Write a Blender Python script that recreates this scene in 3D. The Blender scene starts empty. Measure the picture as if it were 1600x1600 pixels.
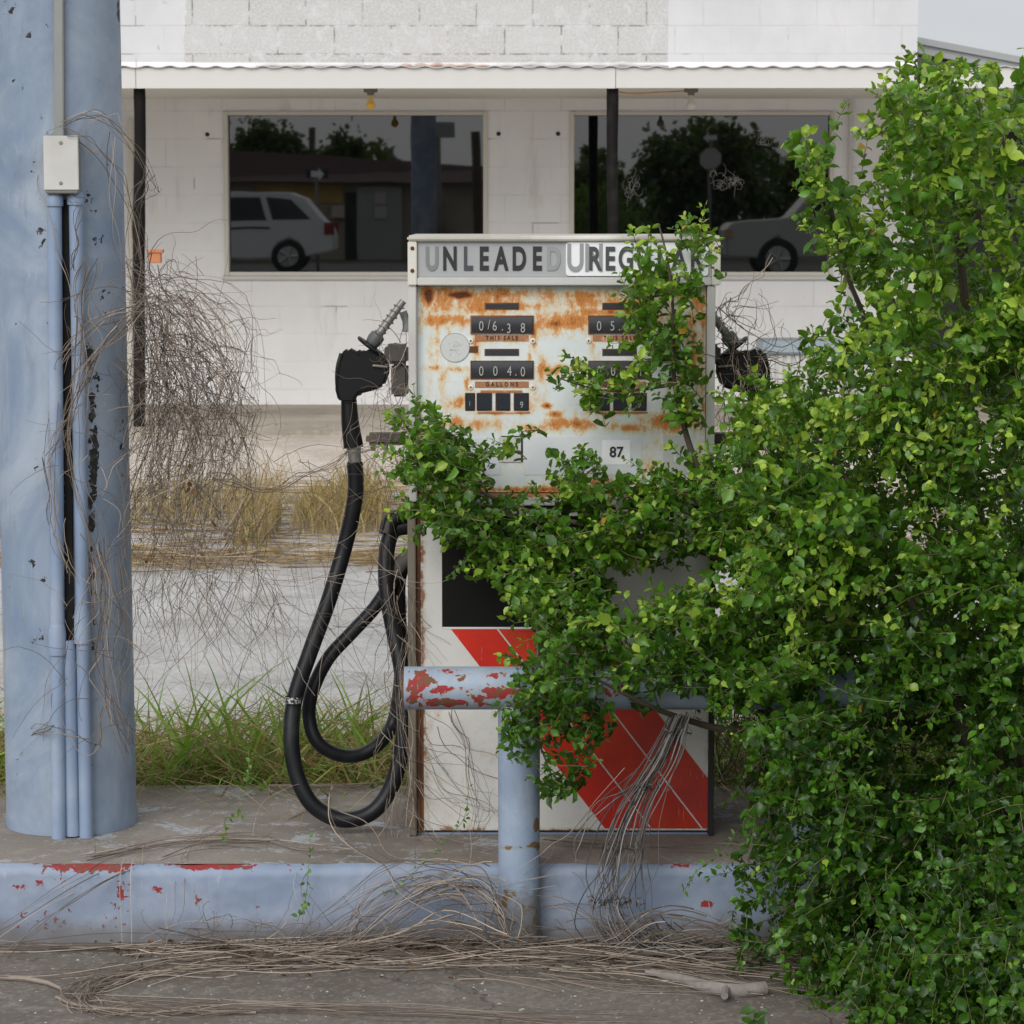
import bpy, bmesh, math, random
import numpy as np
from mathutils import Vector, Matrix, noise as mnoise

random.seed(7); rng = np.random.default_rng(11)
sc = bpy.context.scene
COL = sc.collection
# ------------------------------------------------------------------ camera
CH, FPX = 1.65, 4400.0                       # eye height, focal length in 1600-px units
TH = math.atan(470 / FPX)                    # pitch down
cd = bpy.data.cameras.new("camera"); cam = bpy.data.objects.new("camera", cd); COL.objects.link(cam)
cam.location = (0, 0, CH); cam.rotation_euler = (math.pi/2 - TH, 0, 0)
cd.sensor_width = 36; cd.lens = 36 * FPX / 1600; cd.clip_end = 1000; cd.clip_start = .1
cd.dof.use_dof = True; cd.dof.focus_distance = 6.5; cd.dof.aperture_fstop = 20
sc.camera = cam
# ------------------------------------------------------------------ light
w = bpy.data.worlds.new("World"); sc.world = w; w.use_nodes = True
wn = w.node_tree; wn.nodes.clear()
SUN_EL, SUN_AZ = math.radians(35), math.radians(205)
sky = wn.nodes.new("ShaderNodeTexSky"); sky.sky_type = 'NISHITA'; sky.sun_disc = False
sky.sun_elevation = SUN_EL; sky.sun_rotation = SUN_AZ; sky.air_density = 1; sky.dust_density = 4
bg1 = wn.nodes.new("ShaderNodeBackground"); bg1.inputs[1].default_value = .07
bg2 = wn.nodes.new("ShaderNodeBackground"); bg2.inputs[1].default_value = 1.06
tc = wn.nodes.new("ShaderNodeTexCoord"); ns = wn.nodes.new("ShaderNodeTexNoise"); ns.inputs['Scale'].default_value = 2.2; ns.inputs['Detail'].default_value = 5
mp = wn.nodes.new("ShaderNodeMapping"); mp.inputs['Scale'].default_value = (1, 1, 3)
cr = wn.nodes.new("ShaderNodeValToRGB")
cr.color_ramp.elements[0].position = .3; cr.color_ramp.elements[0].color = (.54, .56, .59, 1)
cr.color_ramp.elements[1].position = .7; cr.color_ramp.elements[1].color = (.68, .69, .705, 1)
ad = wn.nodes.new("ShaderNodeMixShader"); ad.inputs[0].default_value = .9
ow = wn.nodes.new("ShaderNodeOutputWorld")
L = wn.links.new
L(tc.outputs['Generated'], mp.inputs[0]); L(mp.outputs[0], ns.inputs[0]); L(ns.outputs[0], cr.inputs[0]); L(cr.outputs[0], bg2.inputs[0])
sxyz = wn.nodes.new('ShaderNodeSeparateXYZ'); L(tc.outputs['Generated'], sxyz.inputs[0])   # overcast: brighter overhead and round the veiled sun
def wm(op, a, b):
    q = wn.nodes.new('ShaderNodeMath'); q.operation = op
    for k, v in enumerate((a, b)):
        if hasattr(v, 'links'): L(v, q.inputs[k])
        else: q.inputs[k].default_value = v
    return q.outputs[0]
up_ = wm('MULTIPLY', wm('MAXIMUM', sxyz.outputs[2], 0.0), .65); bk_ = wm('MULTIPLY', wm('MAXIMUM', wm('MULTIPLY', sxyz.outputs[1], -1.0), 0.0), .25)
L(wm('ADD', wm('ADD', up_, bk_), .78), bg2.inputs[1])
L(sky.outputs[0], bg1.inputs[0]); L(bg1.outputs[0], ad.inputs[1]); L(bg2.outputs[0], ad.inputs[2]); L(ad.outputs[0], ow.inputs[0])
sl = bpy.data.lights.new("sun", 'SUN'); sl.energy = 1.45; sl.angle = math.radians(40); sl.color = (1, .96, .9)
so = bpy.data.objects.new("sun", sl); COL.objects.link(so)
# light comes from behind and above the camera, slightly left
sdir = Vector((-math.sin(math.radians(25))*math.cos(SUN_EL), -math.cos(math.radians(25))*math.cos(SUN_EL), math.sin(SUN_EL))); so.rotation_euler = sdir.to_track_quat('Z', 'Y').to_euler()
so.location = (-3, -6, 12)
sc.view_settings.view_transform = 'Standard'; sc.view_settings.look = 'None'
sc.view_settings.exposure = .5; sc.view_settings.gamma = 1
sc.render.engine = 'CYCLES'; sc.cycles.max_bounces = 7; sc.cycles.transparent_max_bounces = 6
# ------------------------------------------------------------------ helpers
cT, sT = math.cos(TH), math.sin(TH)
def dirv(px, py):
    x = (px-800)/FPX; y = (800-py)/FPX
    return (x, cT+y*sT, -sT+y*cT)
def at(px, py, Y):
    d = dirv(px, py); t = Y/d[1]; return Vector((d[0]*t, Y, CH+d[2]*t))
def on(px, py, z=0.0):
    d = dirv(px, py); t = (z-CH)/d[2]; return Vector((d[0]*t, d[1]*t, z))
def gz(Y):
    if Y < -6: t = min(1, (-6-Y)/5); return .33*t*t*(3-2*t)
    t = min(1, max(0, (Y-12.2)/5.6)); return .215*t*t*(3-2*t)
def ghit(px, py):
    Y = on(px, py, 0)[1] if py > 331 else 40
    for _ in range(60):
        p = at(px, py, Y); Y -= (gz(Y)-p.z)*4*(1 if Y > 1 else 1)
        Y = max(3, min(Y, 60))
    p = at(px, py, Y); return Vector((p.x, Y, gz(Y)))

def tag(o, label=None, cat=None, group=None, kind=None):
    if label: o['label'] = label
    if cat: o['category'] = cat
    if group: o['group'] = group
    if kind: o['kind'] = kind
    return o
def empty(name, loc, label=None, cat=None, group=None):
    o = bpy.data.objects.new(name, None); COL.objects.link(o); o.location = loc; o.empty_display_size = .1
    return tag(o, label, cat, group)

class MB:
    def __init__(s): s.v = []; s.f = []
    def add(s, vs, fs):
        b = len(s.v); s.v += [tuple(v) for v in vs]; s.f += [tuple(i+b for i in f) for f in fs]; return s
    def box(s, x0, x1, y0, y1, z0, z1):
        return s.add([(x0,y0,z0),(x1,y0,z0),(x1,y1,z0),(x0,y1,z0),(x0,y0,z1),(x1,y0,z1),(x1,y1,z1),(x0,y1,z1)],
                     [(0,3,2,1),(4,5,6,7),(0,1,5,4),(1,2,6,5),(2,3,7,6),(3,0,4,7)])
    def pbox(s, px0, py0, px1, py1, Y, d):      # front face at depth Y covers the given span, body runs back d metres
        a = at((px0+px1)/2, py1, Y); b = at((px0+px1)/2, py0, Y)
        m = (py0+py1)/2
        return s.box(at(px0, m, Y).x, at(px1, m, Y).x, Y, Y+d, a.z, b.z)
    def tube(s, pts, r, n=12, cap=True, sq=None):
        pts = [Vector(p) for p in pts]; N = len(pts)
        rr = r if hasattr(r, '__len__') else [r]*N
        T = [(pts[min(i+1,N-1)]-pts[max(i-1,0)]).normalized() for i in range(N)]
        up = Vector((0,0,1)) if abs(T[0].z) < .9 else Vector((1,0,0))
        nrm = T[0].cross(up).normalized(); vs = []
        for i in range(N):
            nrm = (nrm - T[i]*nrm.dot(T[i])).normalized(); bi = T[i].cross(nrm)
            for k in range(n):
                a = 2*math.pi*k/n; c_, s_ = math.cos(a), math.sin(a)
                vs.append(pts[i] + (nrm*c_ + bi*s_)*rr[i])
        fs = [(i*n+k, i*n+(k+1)%n, (i+1)*n+(k+1)%n, (i+1)*n+k) for i in range(N-1) for k in range(n)]
        if cap: fs += [tuple(range(n-1,-1,-1)), tuple((N-1)*n+k for k in range(n))]
        return s.add(vs, fs)
    def lathe(s, base, axis, prof, n=20):       # prof: (along, radius)
        ax = Vector(axis).normalized(); pts = [Vector(base)+ax*a for a, _ in prof]
        up = Vector((0,0,1)) if abs(ax.z) < .9 else Vector((1,0,0))
        u = ax.cross(up).normalized(); v_ = ax.cross(u); vs = []
        for (a, r), p in zip(prof, pts):
            for k in range(n):
                t = 2*math.pi*k/n; vs.append(p + (u*math.cos(t)+v_*math.sin(t))*max(r, 1e-5))
        N = len(prof)
        fs = [(i*n+k, i*n+(k+1)%n, (i+1)*n+(k+1)%n, (i+1)*n+k) for i in range(N-1) for k in range(n)]
        fs += [tuple(range(n-1,-1,-1)), tuple((N-1)*n+k for k in range(n))]
        return s.add(vs, fs)
    def prism(s, poly, y0, y1):                 # poly of (x,z), extruded along y
        n = len(poly); vs = [(x,y0,z) for x,z in poly]+[(x,y1,z) for x,z in poly]
        fs = [tuple(range(n)), tuple(range(2*n-1,n-1,-1))]+[(i,(i+n),(i+1)%n+n,(i+1)%n) for i in range(n)]
        return s.add(vs, fs)
    def build(s, name, mat, parent=None, smooth=False, bevel=0, loc=None):
        me = bpy.data.meshes.new(name)
        L0 = Vector(loc) if loc is not None else Vector((0,0,0))
        me.from_pydata([tuple(Vector(v)-L0) for v in s.v], [], s.f); me.validate()
        bm = bmesh.new(); bm.from_mesh(me); bmesh.ops.recalc_face_normals(bm, faces=bm.faces)
        if bevel:
            es = [e for e in bm.edges if len(e.link_faces) == 2 and e.calc_face_angle(0) > .6]
            bmesh.ops.bevel(bm, geom=es, offset=bevel, segments=2, affect='EDGES', clamp_overlap=True)
        bm.to_mesh(me); bm.free()
        if smooth:
            me.polygons.foreach_set('use_smooth', [True]*len(me.polygons)); me.set_sharp_from_angle(angle=math.radians(smooth if smooth is not True else 40))
        me.materials.append(mat)
        o = bpy.data.objects.new(name, me); COL.objects.link(o); o.location = L0
        if parent: attach(o, parent)
        return o
def attach(o, parent):
    """children are built in world space; keep them there under a placed parent (translation only)"""
    pw = Vector((0,0,0)); p = parent
    while p is not None: pw += p.location; p = p.parent
    o.parent = parent; o.location = o.location - pw
def np_mesh(name, V, Fq, mat, parent=None, attrs=None, smooth=False, loose_k=None):
    me = bpy.data.meshes.new(name); V = np.asarray(V, np.float32); Fq = np.asarray(Fq, np.int32)
    k = Fq.shape[1]; me.vertices.add(len(V)); me.vertices.foreach_set('co', V.ravel())
    me.loops.add(Fq.size); me.loops.foreach_set('vertex_index', Fq.ravel())
    me.polygons.add(len(Fq)); me.polygons.foreach_set('loop_start', np.arange(len(Fq), dtype=np.int32)*k)
    me.polygons.foreach_set('loop_total', np.full(len(Fq), k, np.int32))
    if smooth: me.polygons.foreach_set('use_smooth', np.ones(len(Fq), bool))
    me.update(calc_edges=True); me.validate()
    for an, av in (attrs or {}).items():
        a = me.attributes.new(an, 'FLOAT', 'POINT'); a.data.foreach_set('value', np.asarray(av, np.float32))
    me.materials.append(mat); o = bpy.data.objects.new(name, me); COL.objects.link(o)
    if parent: attach(o, parent)
    return o
def spline(pts, n=8):
    pts = [Vector(p) for p in pts]; P = [pts[0]*2-pts[1]]+pts+[pts[-1]*2-pts[-2]]; out = []
    for i in range(1, len(P)-2):
        for k in range(n):
            t = k/n; a, b, c, d = P[i-1], P[i], P[i+1], P[i+2]
            out.append(.5*((2*b)+(c-a)*t+(2*a-5*b+4*c-d)*t*t+(3*b-a-3*c+d)*t**3))
    return out+[pts[-1]]
def strands_mesh(name, polys, radii, mat, parent=None, n=3, tone=None):
    """many thin tapered stems as one mesh; polys: list of (k,3) arrays"""
    V, F, A = [], [], []; base = 0
    ang = np.arange(n)*2*np.pi/n
    for i, (p, r) in enumerate(zip(polys, radii)):
        p = np.asarray(p, float); m = len(p)
        t = np.gradient(p, axis=0); t /= np.linalg.norm(t, axis=1, keepdims=True)+1e-9
        ref = np.array([.31, .52, .8]); u = np.cross(t, ref); u /= np.linalg.norm(u, axis=1, keepdims=True)+1e-9
        v = np.cross(t, u); rr = r*np.linspace(1, .45, m)
        ring = p[:, None] + rr[:, None, None]*(np.cos(ang)[None, :, None]*u[:, None]+np.sin(ang)[None, :, None]*v[:, None])
        V.append(ring.reshape(-1, 3)); A.append(np.full(m*n, tone[i] if tone is not None else rng.random()))
        I = np.arange((m-1)*n).reshape(m-1, n); J = np.roll(I, -1, axis=1)
        F.append(np.stack([I, J, J+n, I+n], -1).reshape(-1, 4)+base); base += m*n
    return np_mesh(name, np.concatenate(V), np.concatenate(F), mat, parent, {'tone': np.concatenate(A)}, smooth=True)
# ------------------------------------------------------------------ node helpers
class NM:
    def __init__(s, name):
        s.m = bpy.data.materials.new(name); s.m.use_nodes = True; s.t = s.m.node_tree; s.t.nodes.clear()
        s.out = s.t.nodes.new('ShaderNodeOutputMaterial')
    def n(s, typ, props=None, **ins):
        x = s.t.nodes.new('ShaderNode'+typ)
        for k, v in (props or {}).items(): setattr(x, k, v)
        for k, v in ins.items():
            k = k.replace('_', ' ') if not k.startswith('i') or not k[1:].isdigit() else int(k[1:])
            s.set(x.inputs[k], v)
        return x
    def set(s, sock, v):
        if isinstance(v, bpy.types.NodeSocket): s.t.links.new(v, sock)
        elif hasattr(v, 'outputs'): s.t.links.new(v.outputs[0], sock)
        else:
            if hasattr(v, '__len__') and len(v) == 3 and sock.type == 'RGBA': v = (*v, 1)
            sock.default_value = v
    def pos(s): return s.n('NewGeometry').outputs['Position']
    def obj(s): return s.n('TexCoord').outputs['Object']
    def attr(s, a): return s.n('Attribute', {'attribute_name': a}).outputs['Fac']
    def noise(s, scale, detail=5, rough=.55, dist=0, vec=None, stretch=None):
        v = vec if vec is not None else s.pos()
        if stretch: v = s.n('Mapping', i0=v, Scale=stretch).outputs[0]
        return s.n('TexNoise', Vector=v, Scale=scale, Detail=detail, Roughness=rough, Distortion=dist).outputs[0]
    def vor(s, scale, feature='F1', vec=None, out=0):
        return s.n('TexVoronoi', {'feature': feature}, Vector=vec if vec is not None else s.pos(), Scale=scale).outputs[out]
    def math(s, op, a, b=0.0, c=None, clamp=False):
        x = s.n('Math', {'operation': op, 'use_clamp': clamp}); s.set(x.inputs[0], a); s.set(x.inputs[1], b)
        if c is not None: s.set(x.inputs[2], c)
        return x.outputs[0]
    def ss(s, v, a, b):      # smooth range 0..1
        return s.n('MapRange', {'interpolation_type': 'SMOOTHSTEP'}, Value=v, i1=a, i2=b).outputs[0]
    def mix(s, f, a, b, mode='MIX'):
        x = s.t.nodes.new('ShaderNodeMix'); x.data_type = 'RGBA'; x.blend_type = mode
        s.set(x.inputs[0], f); s.set(x.inputs[6], a); s.set(x.inputs[7], b); return x.outputs[2]
    def ramp(s, v, stops):
        x = s.n('ValToRGB', i0=v); e = x.color_ramp.elements
        while len(e) < len(stops): e.new(.5)
        for q, (p, c) in zip(e, stops): q.position = p; q.color = (*c, 1) if len(c) == 3 else c
        return x.outputs[0]
    def bump(s, h, strength=.3, dist=.005, normal=None):
        x = s.n('Bump', Height=h, Strength=strength, Distance=dist)
        if normal is not None: s.set(x.inputs['Normal'], normal)
        return x.outputs[0]
    def fin(s, col, rough=.7, metal=0, bump=None, spec=.5, **kw):
        p = s.n('BsdfPrincipled', Base_Color=col, Roughness=rough, Metallic=metal)
        p.inputs['Specular IOR Level'].default_value = spec
        if bump is not None: s.set(p.inputs['Normal'], bump)
        for k, v in kw.items(): s.set(p.inputs[k.replace('_', ' ')], v)
        s.t.links.new(p.outputs[0], s.out.inputs[0]); s.p = p; return s.m

def m_simple(name, col, rough=.6, metal=0, var=.12, scale=25, bump=.15, spec=.5, dirt=None):
    m = NM(name); n1 = m.noise(scale); n2 = m.noise(scale*.15+1)
    c = m.mix(m.math('MULTIPLY', n1, var*2), col, tuple(x*.55 for x in col))
    if dirt: c = m.mix(m.ss(n2, .5, .72), c, dirt)
    return m.fin(c, rough, metal, m.bump(n1, bump, .002), spec)

def m_chipped(name, base, light, chip, under, attr='chip', nscale=60, rough=.55, thr=.62, swirl=3.0, rust=None, grime=0):
    """weathered paint; chips where the painted-on wear attribute and noise agree"""
    m = NM(name); a = m.attr(attr)
    cl = m.noise(swirl, 6, .62, 1.2); fine = m.noise(140, 3)
    c = m.mix(m.ss(cl, .34, .68), base, light)
    c = m.mix(m.math('MULTIPLY', m.noise(swirl*5, 4, .6, .8), .35), c, tuple(x*.7 for x in base))
    n = m.noise(nscale, 4, .6, .4)
    v = m.math('ADD', a, m.math('MULTIPLY', m.math('SUBTRACT', n, .5), 1.5))
    k = m.ss(v, thr, thr+.03)
    uc = m.mix(m.ss(m.noise(nscale*.7, 4, .65), .50, .57), chip, under)
    halo = m.math('MULTIPLY', m.ss(v, thr-.16, thr), .35)
    if rust: c = m.mix(halo, c, rust)
    c = m.mix(k, c, uc)
    gs = m.noise(7, 6, .7, .5, stretch=(2.2, 2.2, .7)); c = m.mix(m.math('MULTIPLY', m.ss(gs, .52, .76), .4), c, (.13,.115,.10))
    sc_ = m.noise(22, 5, .75, .3, stretch=(3, 3, .5)); c = m.mix(m.math('MULTIPLY', m.ss(sc_, .60, .70), .3), c, (.42,.45,.48))
    if grime: c = m.mix(m.math('MULTIPLY', m.math('SUBTRACT', 1, m.ss(m.math('SUBTRACT', m.n('SeparateXYZ', i0=m.pos()).outputs[2], m.math('MULTIPLY', m.noise(9, 5, .7), grime)), -.03, .03)), .7), c, (.115,.095,.075))
    h = m.math('SUBTRACT', m.math('MULTIPLY', m.math('ADD', fine, m.math('MULTIPLY', sc_, 1.5)), .25), k)
    return m.fin(c, m.math('ADD', rough, m.math('MULTIPLY', k, .25)), 0, m.bump(h, .5, .0015))

# ---- materials
def mk_concrete(name, base, dark, light, spots=True, patch=None, scale=1.0, cracks=True, grain=0):
    m = NM(name); p = m.pos()
    a = m.noise(1.3*scale, 8, .65, .6); b = m.noise(9*scale, 6, .7); g = m.noise(150, 3, .7); gg = m.noise(480, 2)
    c = m.mix(m.ss(a, .35, .65), dark, base); c = m.mix(m.ss(b, .5, .78), c, light)
    c = m.mix(m.math('MULTIPLY', m.ss(g, .35, .7), .45), c, tuple(x*.55 for x in base))
    c = m.mix(m.math('MULTIPLY', m.ss(gg, .55, .75), .3), c, tuple(min(1,x*1.7) for x in light))
    h = m.math('ADD', m.math('MULTIPLY', g, .6), m.math('MULTIPLY', b, .8))
    if cracks:
        vv = m.n('TexVoronoi', {'feature': 'DISTANCE_TO_EDGE'}, Vector=m.n('VectorMath', {'operation': 'ADD'}, i0=p, i1=m.n('TexNoise', Vector=p, Scale=2.5, Detail=6).outputs[1]).outputs[0], Scale=.9).outputs[0]
        ck = m.math('SUBTRACT', 1, m.ss(vv, 0, .006)); c = m.mix(m.math('MULTIPLY', ck, .6), c, tuple(x*.25 for x in base)); h = m.math('SUBTRACT', h, ck)
    if patch:
        q = m.math('ADD', m.noise(5.5, 8, .78, .7), m.math('MULTIPLY', m.noise(60, 4, .7), .30))
        k = m.ss(q, .70, .73); c = m.mix(m.math('MULTIPLY', k, .75), c, patch)
    if grain:
        vg = m.vor(95 if grain == 1 else 60); rnd = m.vor(95 if grain == 1 else 60, out=1); rb = m.n('RGBToBW', i0=rnd).outputs[0]
        c = m.mix(m.math('MULTIPLY', m.ss(rb, .62, .8), .25*grain), c, tuple(x*.45 for x in base)); c = m.mix(m.math('MULTIPLY', m.ss(rb, .35, .2), .2*grain), c, tuple(min(1, x*1.5) for x in light)); h = m.math('ADD', h, m.math('MULTIPLY', vg, -.5*grain))
    if spots:
        sp = m.vor(34); c = m.mix(m.math('SUBTRACT', 1, m.ss(sp, .05, .09)), c, (.55, .53, .5))
    return m.fin(c, .88, 0, m.bump(h, .5, .004), .3)
M = {}
M['pave'] = mk_concrete('pavement_concrete', (.175,.155,.137), (.11,.094,.080), (.24,.218,.195), grain=1)
M['island'] = mk_concrete('island_top_concrete', (.27,.24,.212), (.165,.142,.122), (.35,.325,.30), spots=False, patch=(.34,.37,.41), cracks=False)
M['asphalt'] = mk_concrete('pale_asphalt', (.44,.43,.42), (.31,.30,.285), (.52,.515,.51), spots=False, cracks=True, grain=.55)
M['apron'] = mk_concrete('apron_concrete', (.52,.46,.40), (.38,.33,.28), (.58,.53,.48), spots=False, grain=1)
M['slab'] = mk_concrete('walkway_concrete', (.42,.375,.32), (.28,.245,.205), (.50,.455,.40), spots=False)
M['column'] = m_chipped('blue_column_paint', (.175,.24,.345), (.34,.40,.48), (.016,.016,.018), (.05,.05,.052), swirl=2.4, thr=.56, nscale=55)
M['kerb'] = m_chipped('blue_kerb_paint', (.20,.258,.365), (.275,.325,.42), (.26,.02,.022), (.17,.05,.035), nscale=60, thr=.60, swirl=4, rough=.6, grime=.09)
M['barrier'] = m_chipped('barrier_paint', (.24,.31,.41), (.33,.40,.49), (.27,.022,.025), (.14,.065,.03), nscale=52, thr=.55, swirl=6, rust=(.40,.27,.14))
M['bluepipe'] = m_simple('blue_conduit_paint', (.24,.32,.46), .5, 0, .25, 14, .2, dirt=(.32,.38,.48))
M['greychan'] = m_simple('grey_raceway_metal', (.26,.28,.27), .5, .1, .2, 12, .1)
M['boxmetal'] = m_simple('junction_box_metal', (.58,.58,.57), .42, .15, .12, 18, .1, dirt=(.45,.44,.42))
M['tar'] = m_simple('black_tar', (.008,.007,.007), .75, 0, .4, 40, .6, .2, dirt=(.018,.016,.015))
M['alu'] = m_simple('aluminium_trim', (.62,.62,.60), .38, .35, .15, 30, .1, dirt=(.50,.49,.46))
M['header'] = m_simple('header_sign_grey', (.36,.375,.385), .5, 0, .15, 9, .05, dirt=(.43,.44,.45))
M['capwhite'] = m_simple('cap_off_white', (.66,.64,.58), .5, .1, .1, 20, .1, dirt=(.5,.46,.38))
M['bronze'] = m_simple('bronze_frame', (.20,.175,.135), .5, .2, .2, 16, .1)
M['rustdark'] = m_simple('rusty_edge', (.13,.05,.02), .85, 0, .5, 30, .4, dirt=(.25,.10,.035))
M['white'] = m_simple('painted_trim_white', (.60,.595,.58), .6, 0, .06, 12, .1)
M['cream'] = m_simple('cream_frame', (.66,.64,.58), .6, 0, .1, 12, .1)
M['black'] = m_simple('black_plastic', (.006,.006,.007), .42, 0, .2, 30, .1, .28)
M['rubber'] = m_simple('hose_rubber', (.008,.009,.012), .45, 0, .25, 60, .15, .3, dirt=(.022,.023,.025))
M['dial'] = m_simple('dial_dark', (.035,.037,.042), .25, 0, .2, 30, 0)
M['darkblue'] = m_simple('price_window_dark', (.015,.022,.032), .25, 0, .2, 30, 0)
M['ink'] = m_simple('black_ink', (.018,.018,.02), .5)
M['inkgrey'] = m_simple('faded_ink', (.20,.21,.22), .5)
M['inkpale'] = m_simple('pale_ink', (.29,.30,.31), .5)
M['inkmid'] = m_simple('mid_ink', (.055,.06,.07), .5)
M['digit'] = m_simple('digit_white', (.36,.36,.34), .5)
M['signwhite'] = m_simple('sign_white', (.82,.84,.87), .45)
M['sticker'] = m_simple('sticker_grey', (.50,.51,.50), .6, dirt=(.58,.58,.55))
M['stickerwhite'] = m_simple('sticker_white', (.64,.68,.72), .5, dirt=(.58,.6,.62))
M['labelrust'] = m_simple('label_rust', (.42,.19,.09), .8, 0, .4, 160, .2, dirt=(.62,.40,.26))
M['screw'] = m_simple('screw_metal', (.28,.26,.23), .5, .5)
M['steel'] = m_simple('worn_steel', (.27,.27,.255), .45, .6, .3, 60, .2)
M['bootgrey'] = m_simple('boot_grey', (.075,.07,.062), .75, 0, .3, 40, .3, dirt=(.13,.10,.075))
M['wood'] = m_simple('dead_wood', (.30,.25,.21), .8, 0, .4, 60, .5)
M['bark'] = m_simple('bush_bark', (.10,.08,.055), .85, 0, .4, 60, .6)
M['binlid'] = m_simple('bin_lid_blue', (.30,.37,.42), .5)
M['binrib'] = m_simple('bin_ribbed_white', (.55,.55,.54), .6)
M['amber'] = m_simple('amber_bulb_glass', (.75,.46,.07), .2)
M['clearb'] = m_simple('frosted_bulb_glass', (.62,.60,.56), .2)
M['orange'] = m_simple('orange_wire', (.55,.27,.03), .5)
M['clay'] = m_simple('clay_orange', (.50,.20,.09), .8)
M['roofgrey'] = m_simple('roof_grey', (.30,.31,.31), .6)
M['darkvoid'] = m_simple('unlit_opening', (.012,.012,.014), .6)  # flat black standing in for the darkness inside openings and holes

def text(body, px, py, hpx, Y, mat, parent, name='lettering', sx=1.0, bold=.0, align='CENTER', depth=.0006, sp=1.0, lift=.0):
    c = bpy.data.curves.new(name, 'FONT'); c.body = body; c.align_x = align; c.align_y = 'CENTER'
    h = hpx/FPX*Y; c.size = h/.70; c.offset = bold*h; c.extrude = depth; c.space_character = sp
    o = bpy.data.objects.new('tmp', c); COL.objects.link(o); dg = bpy.context.evaluated_depsgraph_get()
    me = bpy.data.meshes.new_from_object(o.evaluated_get(dg)); bpy.data.objects.remove(o)
    me.transform(Matrix.Rotation(math.pi/2, 4, 'X') @ Matrix.Diagonal((sx, 1, 1, 1)))
    me.materials.clear(); me.materials.append(mat); n = bpy.data.objects.new(name, me); COL.objects.link(n)
    p = at(px, py, Y); n.location = (p.x, Y-.001-lift, p.z-.0*h)
    if parent: attach(n, parent)
    return n

# ================================================================== SETTING
def sheet(name, x0, x1, ys, mat, dz=0.0, nx=1):
    V, F = [], []; xs = np.linspace(x0, x1, nx+1)
    for Y in ys:
        for x in xs: V.append((x, Y, gz(Y)+dz))
    for j in range(len(ys)-1):
        for i in range(nx): a = j*(nx+1)+i; F.append((a, a+1, a+nx+2, a+nx+1))
    o = np_mesh(name, V, F, mat); return tag(o, kind='structure')
sheet('ground', -400, 400, [-400, -60, -20, -11, -10, -9, -8, -7, -6, 0, 6, 12.2]+[12.2+i*.35 for i in range(1, 17)]+[18, 60, 500], M['asphalt'])
sheet('pavement', -30, 30, [-5.5, 6.9], M['pave'], .004)
M['lawn'] = m_simple('lawn_green', (.045,.06,.022), .9, 0, .5, 9, .5, dirt=(.08,.07,.04))
sheet('street', -80, 80, [-29.5, -20, -11], mk_concrete('street_asphalt', (.09,.088,.088), (.06,.06,.06), (.13,.13,.13), spots=False), .008)
sheet('lawn', -80, 80, [-300, -60, -30], M['lawn'], .01)
sheet('apron', -30, 30, [15.3+i*.25 for i in range(11)]+[18.1], M['apron'], .004)
# island with a rounded, painted kerb face -------------------------------
YK = on(0, 1475).y; ZK = at(0, 1354, YK).z; YB = 7.145
prof = []
R = .022
for y, z in [(YK, 0), (YK+.002, ZK*.35), (YK+.004, ZK*.7), (YK+.006, ZK-R), (YK+.010, ZK-R*.45), (YK+.018, ZK-R*.12), (YK+.03, ZK)]: prof.append((y, z))
def blob(X, Z, lst, pw=1.5):
    a = np.zeros_like(X)
    for (cx, cz, rx, rz, s) in lst:
        a = np.maximum(a, s*np.exp(-(((X-cx)/rx)**2+((Z-cz)/rz)**2)**(pw)))
    return a
xs = np.arange(-3.2, 3.6, .006)
V, F, A = [], [], []
fine = []
for (y0, z0), (y1, z1) in zip(prof[:-1], prof[1:]):
    k = 8 if z1-z0 > .03 else 1
    for j in range(k): fine.append((y0+(y1-y0)*j/k, z0+(z1-z0)*j/k))
fine.append(prof[-1])
nx = len(xs)
for (y, z) in fine:
    for x in xs:
        wob = .003*math.sin(x*3.1)+.003*mnoise.noise((x*4, z*8, 2))+.0022*mnoise.noise((x*14, z*20, 7))+.0010*mnoise.noise((x*45, z*45, 9))
        V.append((x, y+wob, z + (.0035*mnoise.noise((x*2, 5, 1))+.0028*mnoise.noise((x*13, y*30, 1)) if z > .1 else 0)))
V = np.array(V)
PX = 800+V[:, 0]*FPX/6.35; PZ = np.interp(V[:, 2], [0, ZK], [1475, 1354])
chips = [(185,1400,26,34,.55),(165,1440,40,30,.38),(300,1405,22,12,.45),(245,1392,14,10,.6),(80,1380,60,18,.36),(60,1440,80,30,.34),(30,1385,30,14,.4),(400,1418,12,8,.4),
         (1062,1352,34,8,.75),(1105,1412,14,12,.6),(1100,1450,12,10,.4),(640,1362,40,10,.35),(1240,1400,30,30,.4),(-60,1400,40,40,.4),
         (135,1357,90,7,.95),(330,1356,90,6,.95),(450,1358,40,5,.5),(985,1350,25,6,.55),(210,1470,50,12,.35)]
A = .18+blob(PX, PZ, chips)*.75
I = np.arange((len(fine)-1)*nx).reshape(-1, nx)[:, :-1]
F = np.stack([I, I+1, I+nx+1, I+nx], -1).reshape(-1, 4)
isl = empty('fuel_island', (0, YK, 0), 'raised concrete island with chipped blue kerb under the pump and column', 'island')
np_mesh('kerb_face', V, F, M['kerb'], isl, {'chip': A}, smooth=True)
mb = MB(); mb.add([(-3.2,YK+.029,ZK-.0006),(3.6,YK+.029,ZK-.0006),(3.6,YB,ZK-.0006),(-3.2,YB,ZK-.0006),(-3.2,YB,0),(3.6,YB,0),(-3.2,YK+.03,0),(3.6,YK+.03,0)],
                  [(0,1,2,3),(3,2,5,4),(0,3,4,6),(1,7,5,2)])
mb.build('top_slab', M['island'], isl)

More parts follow.
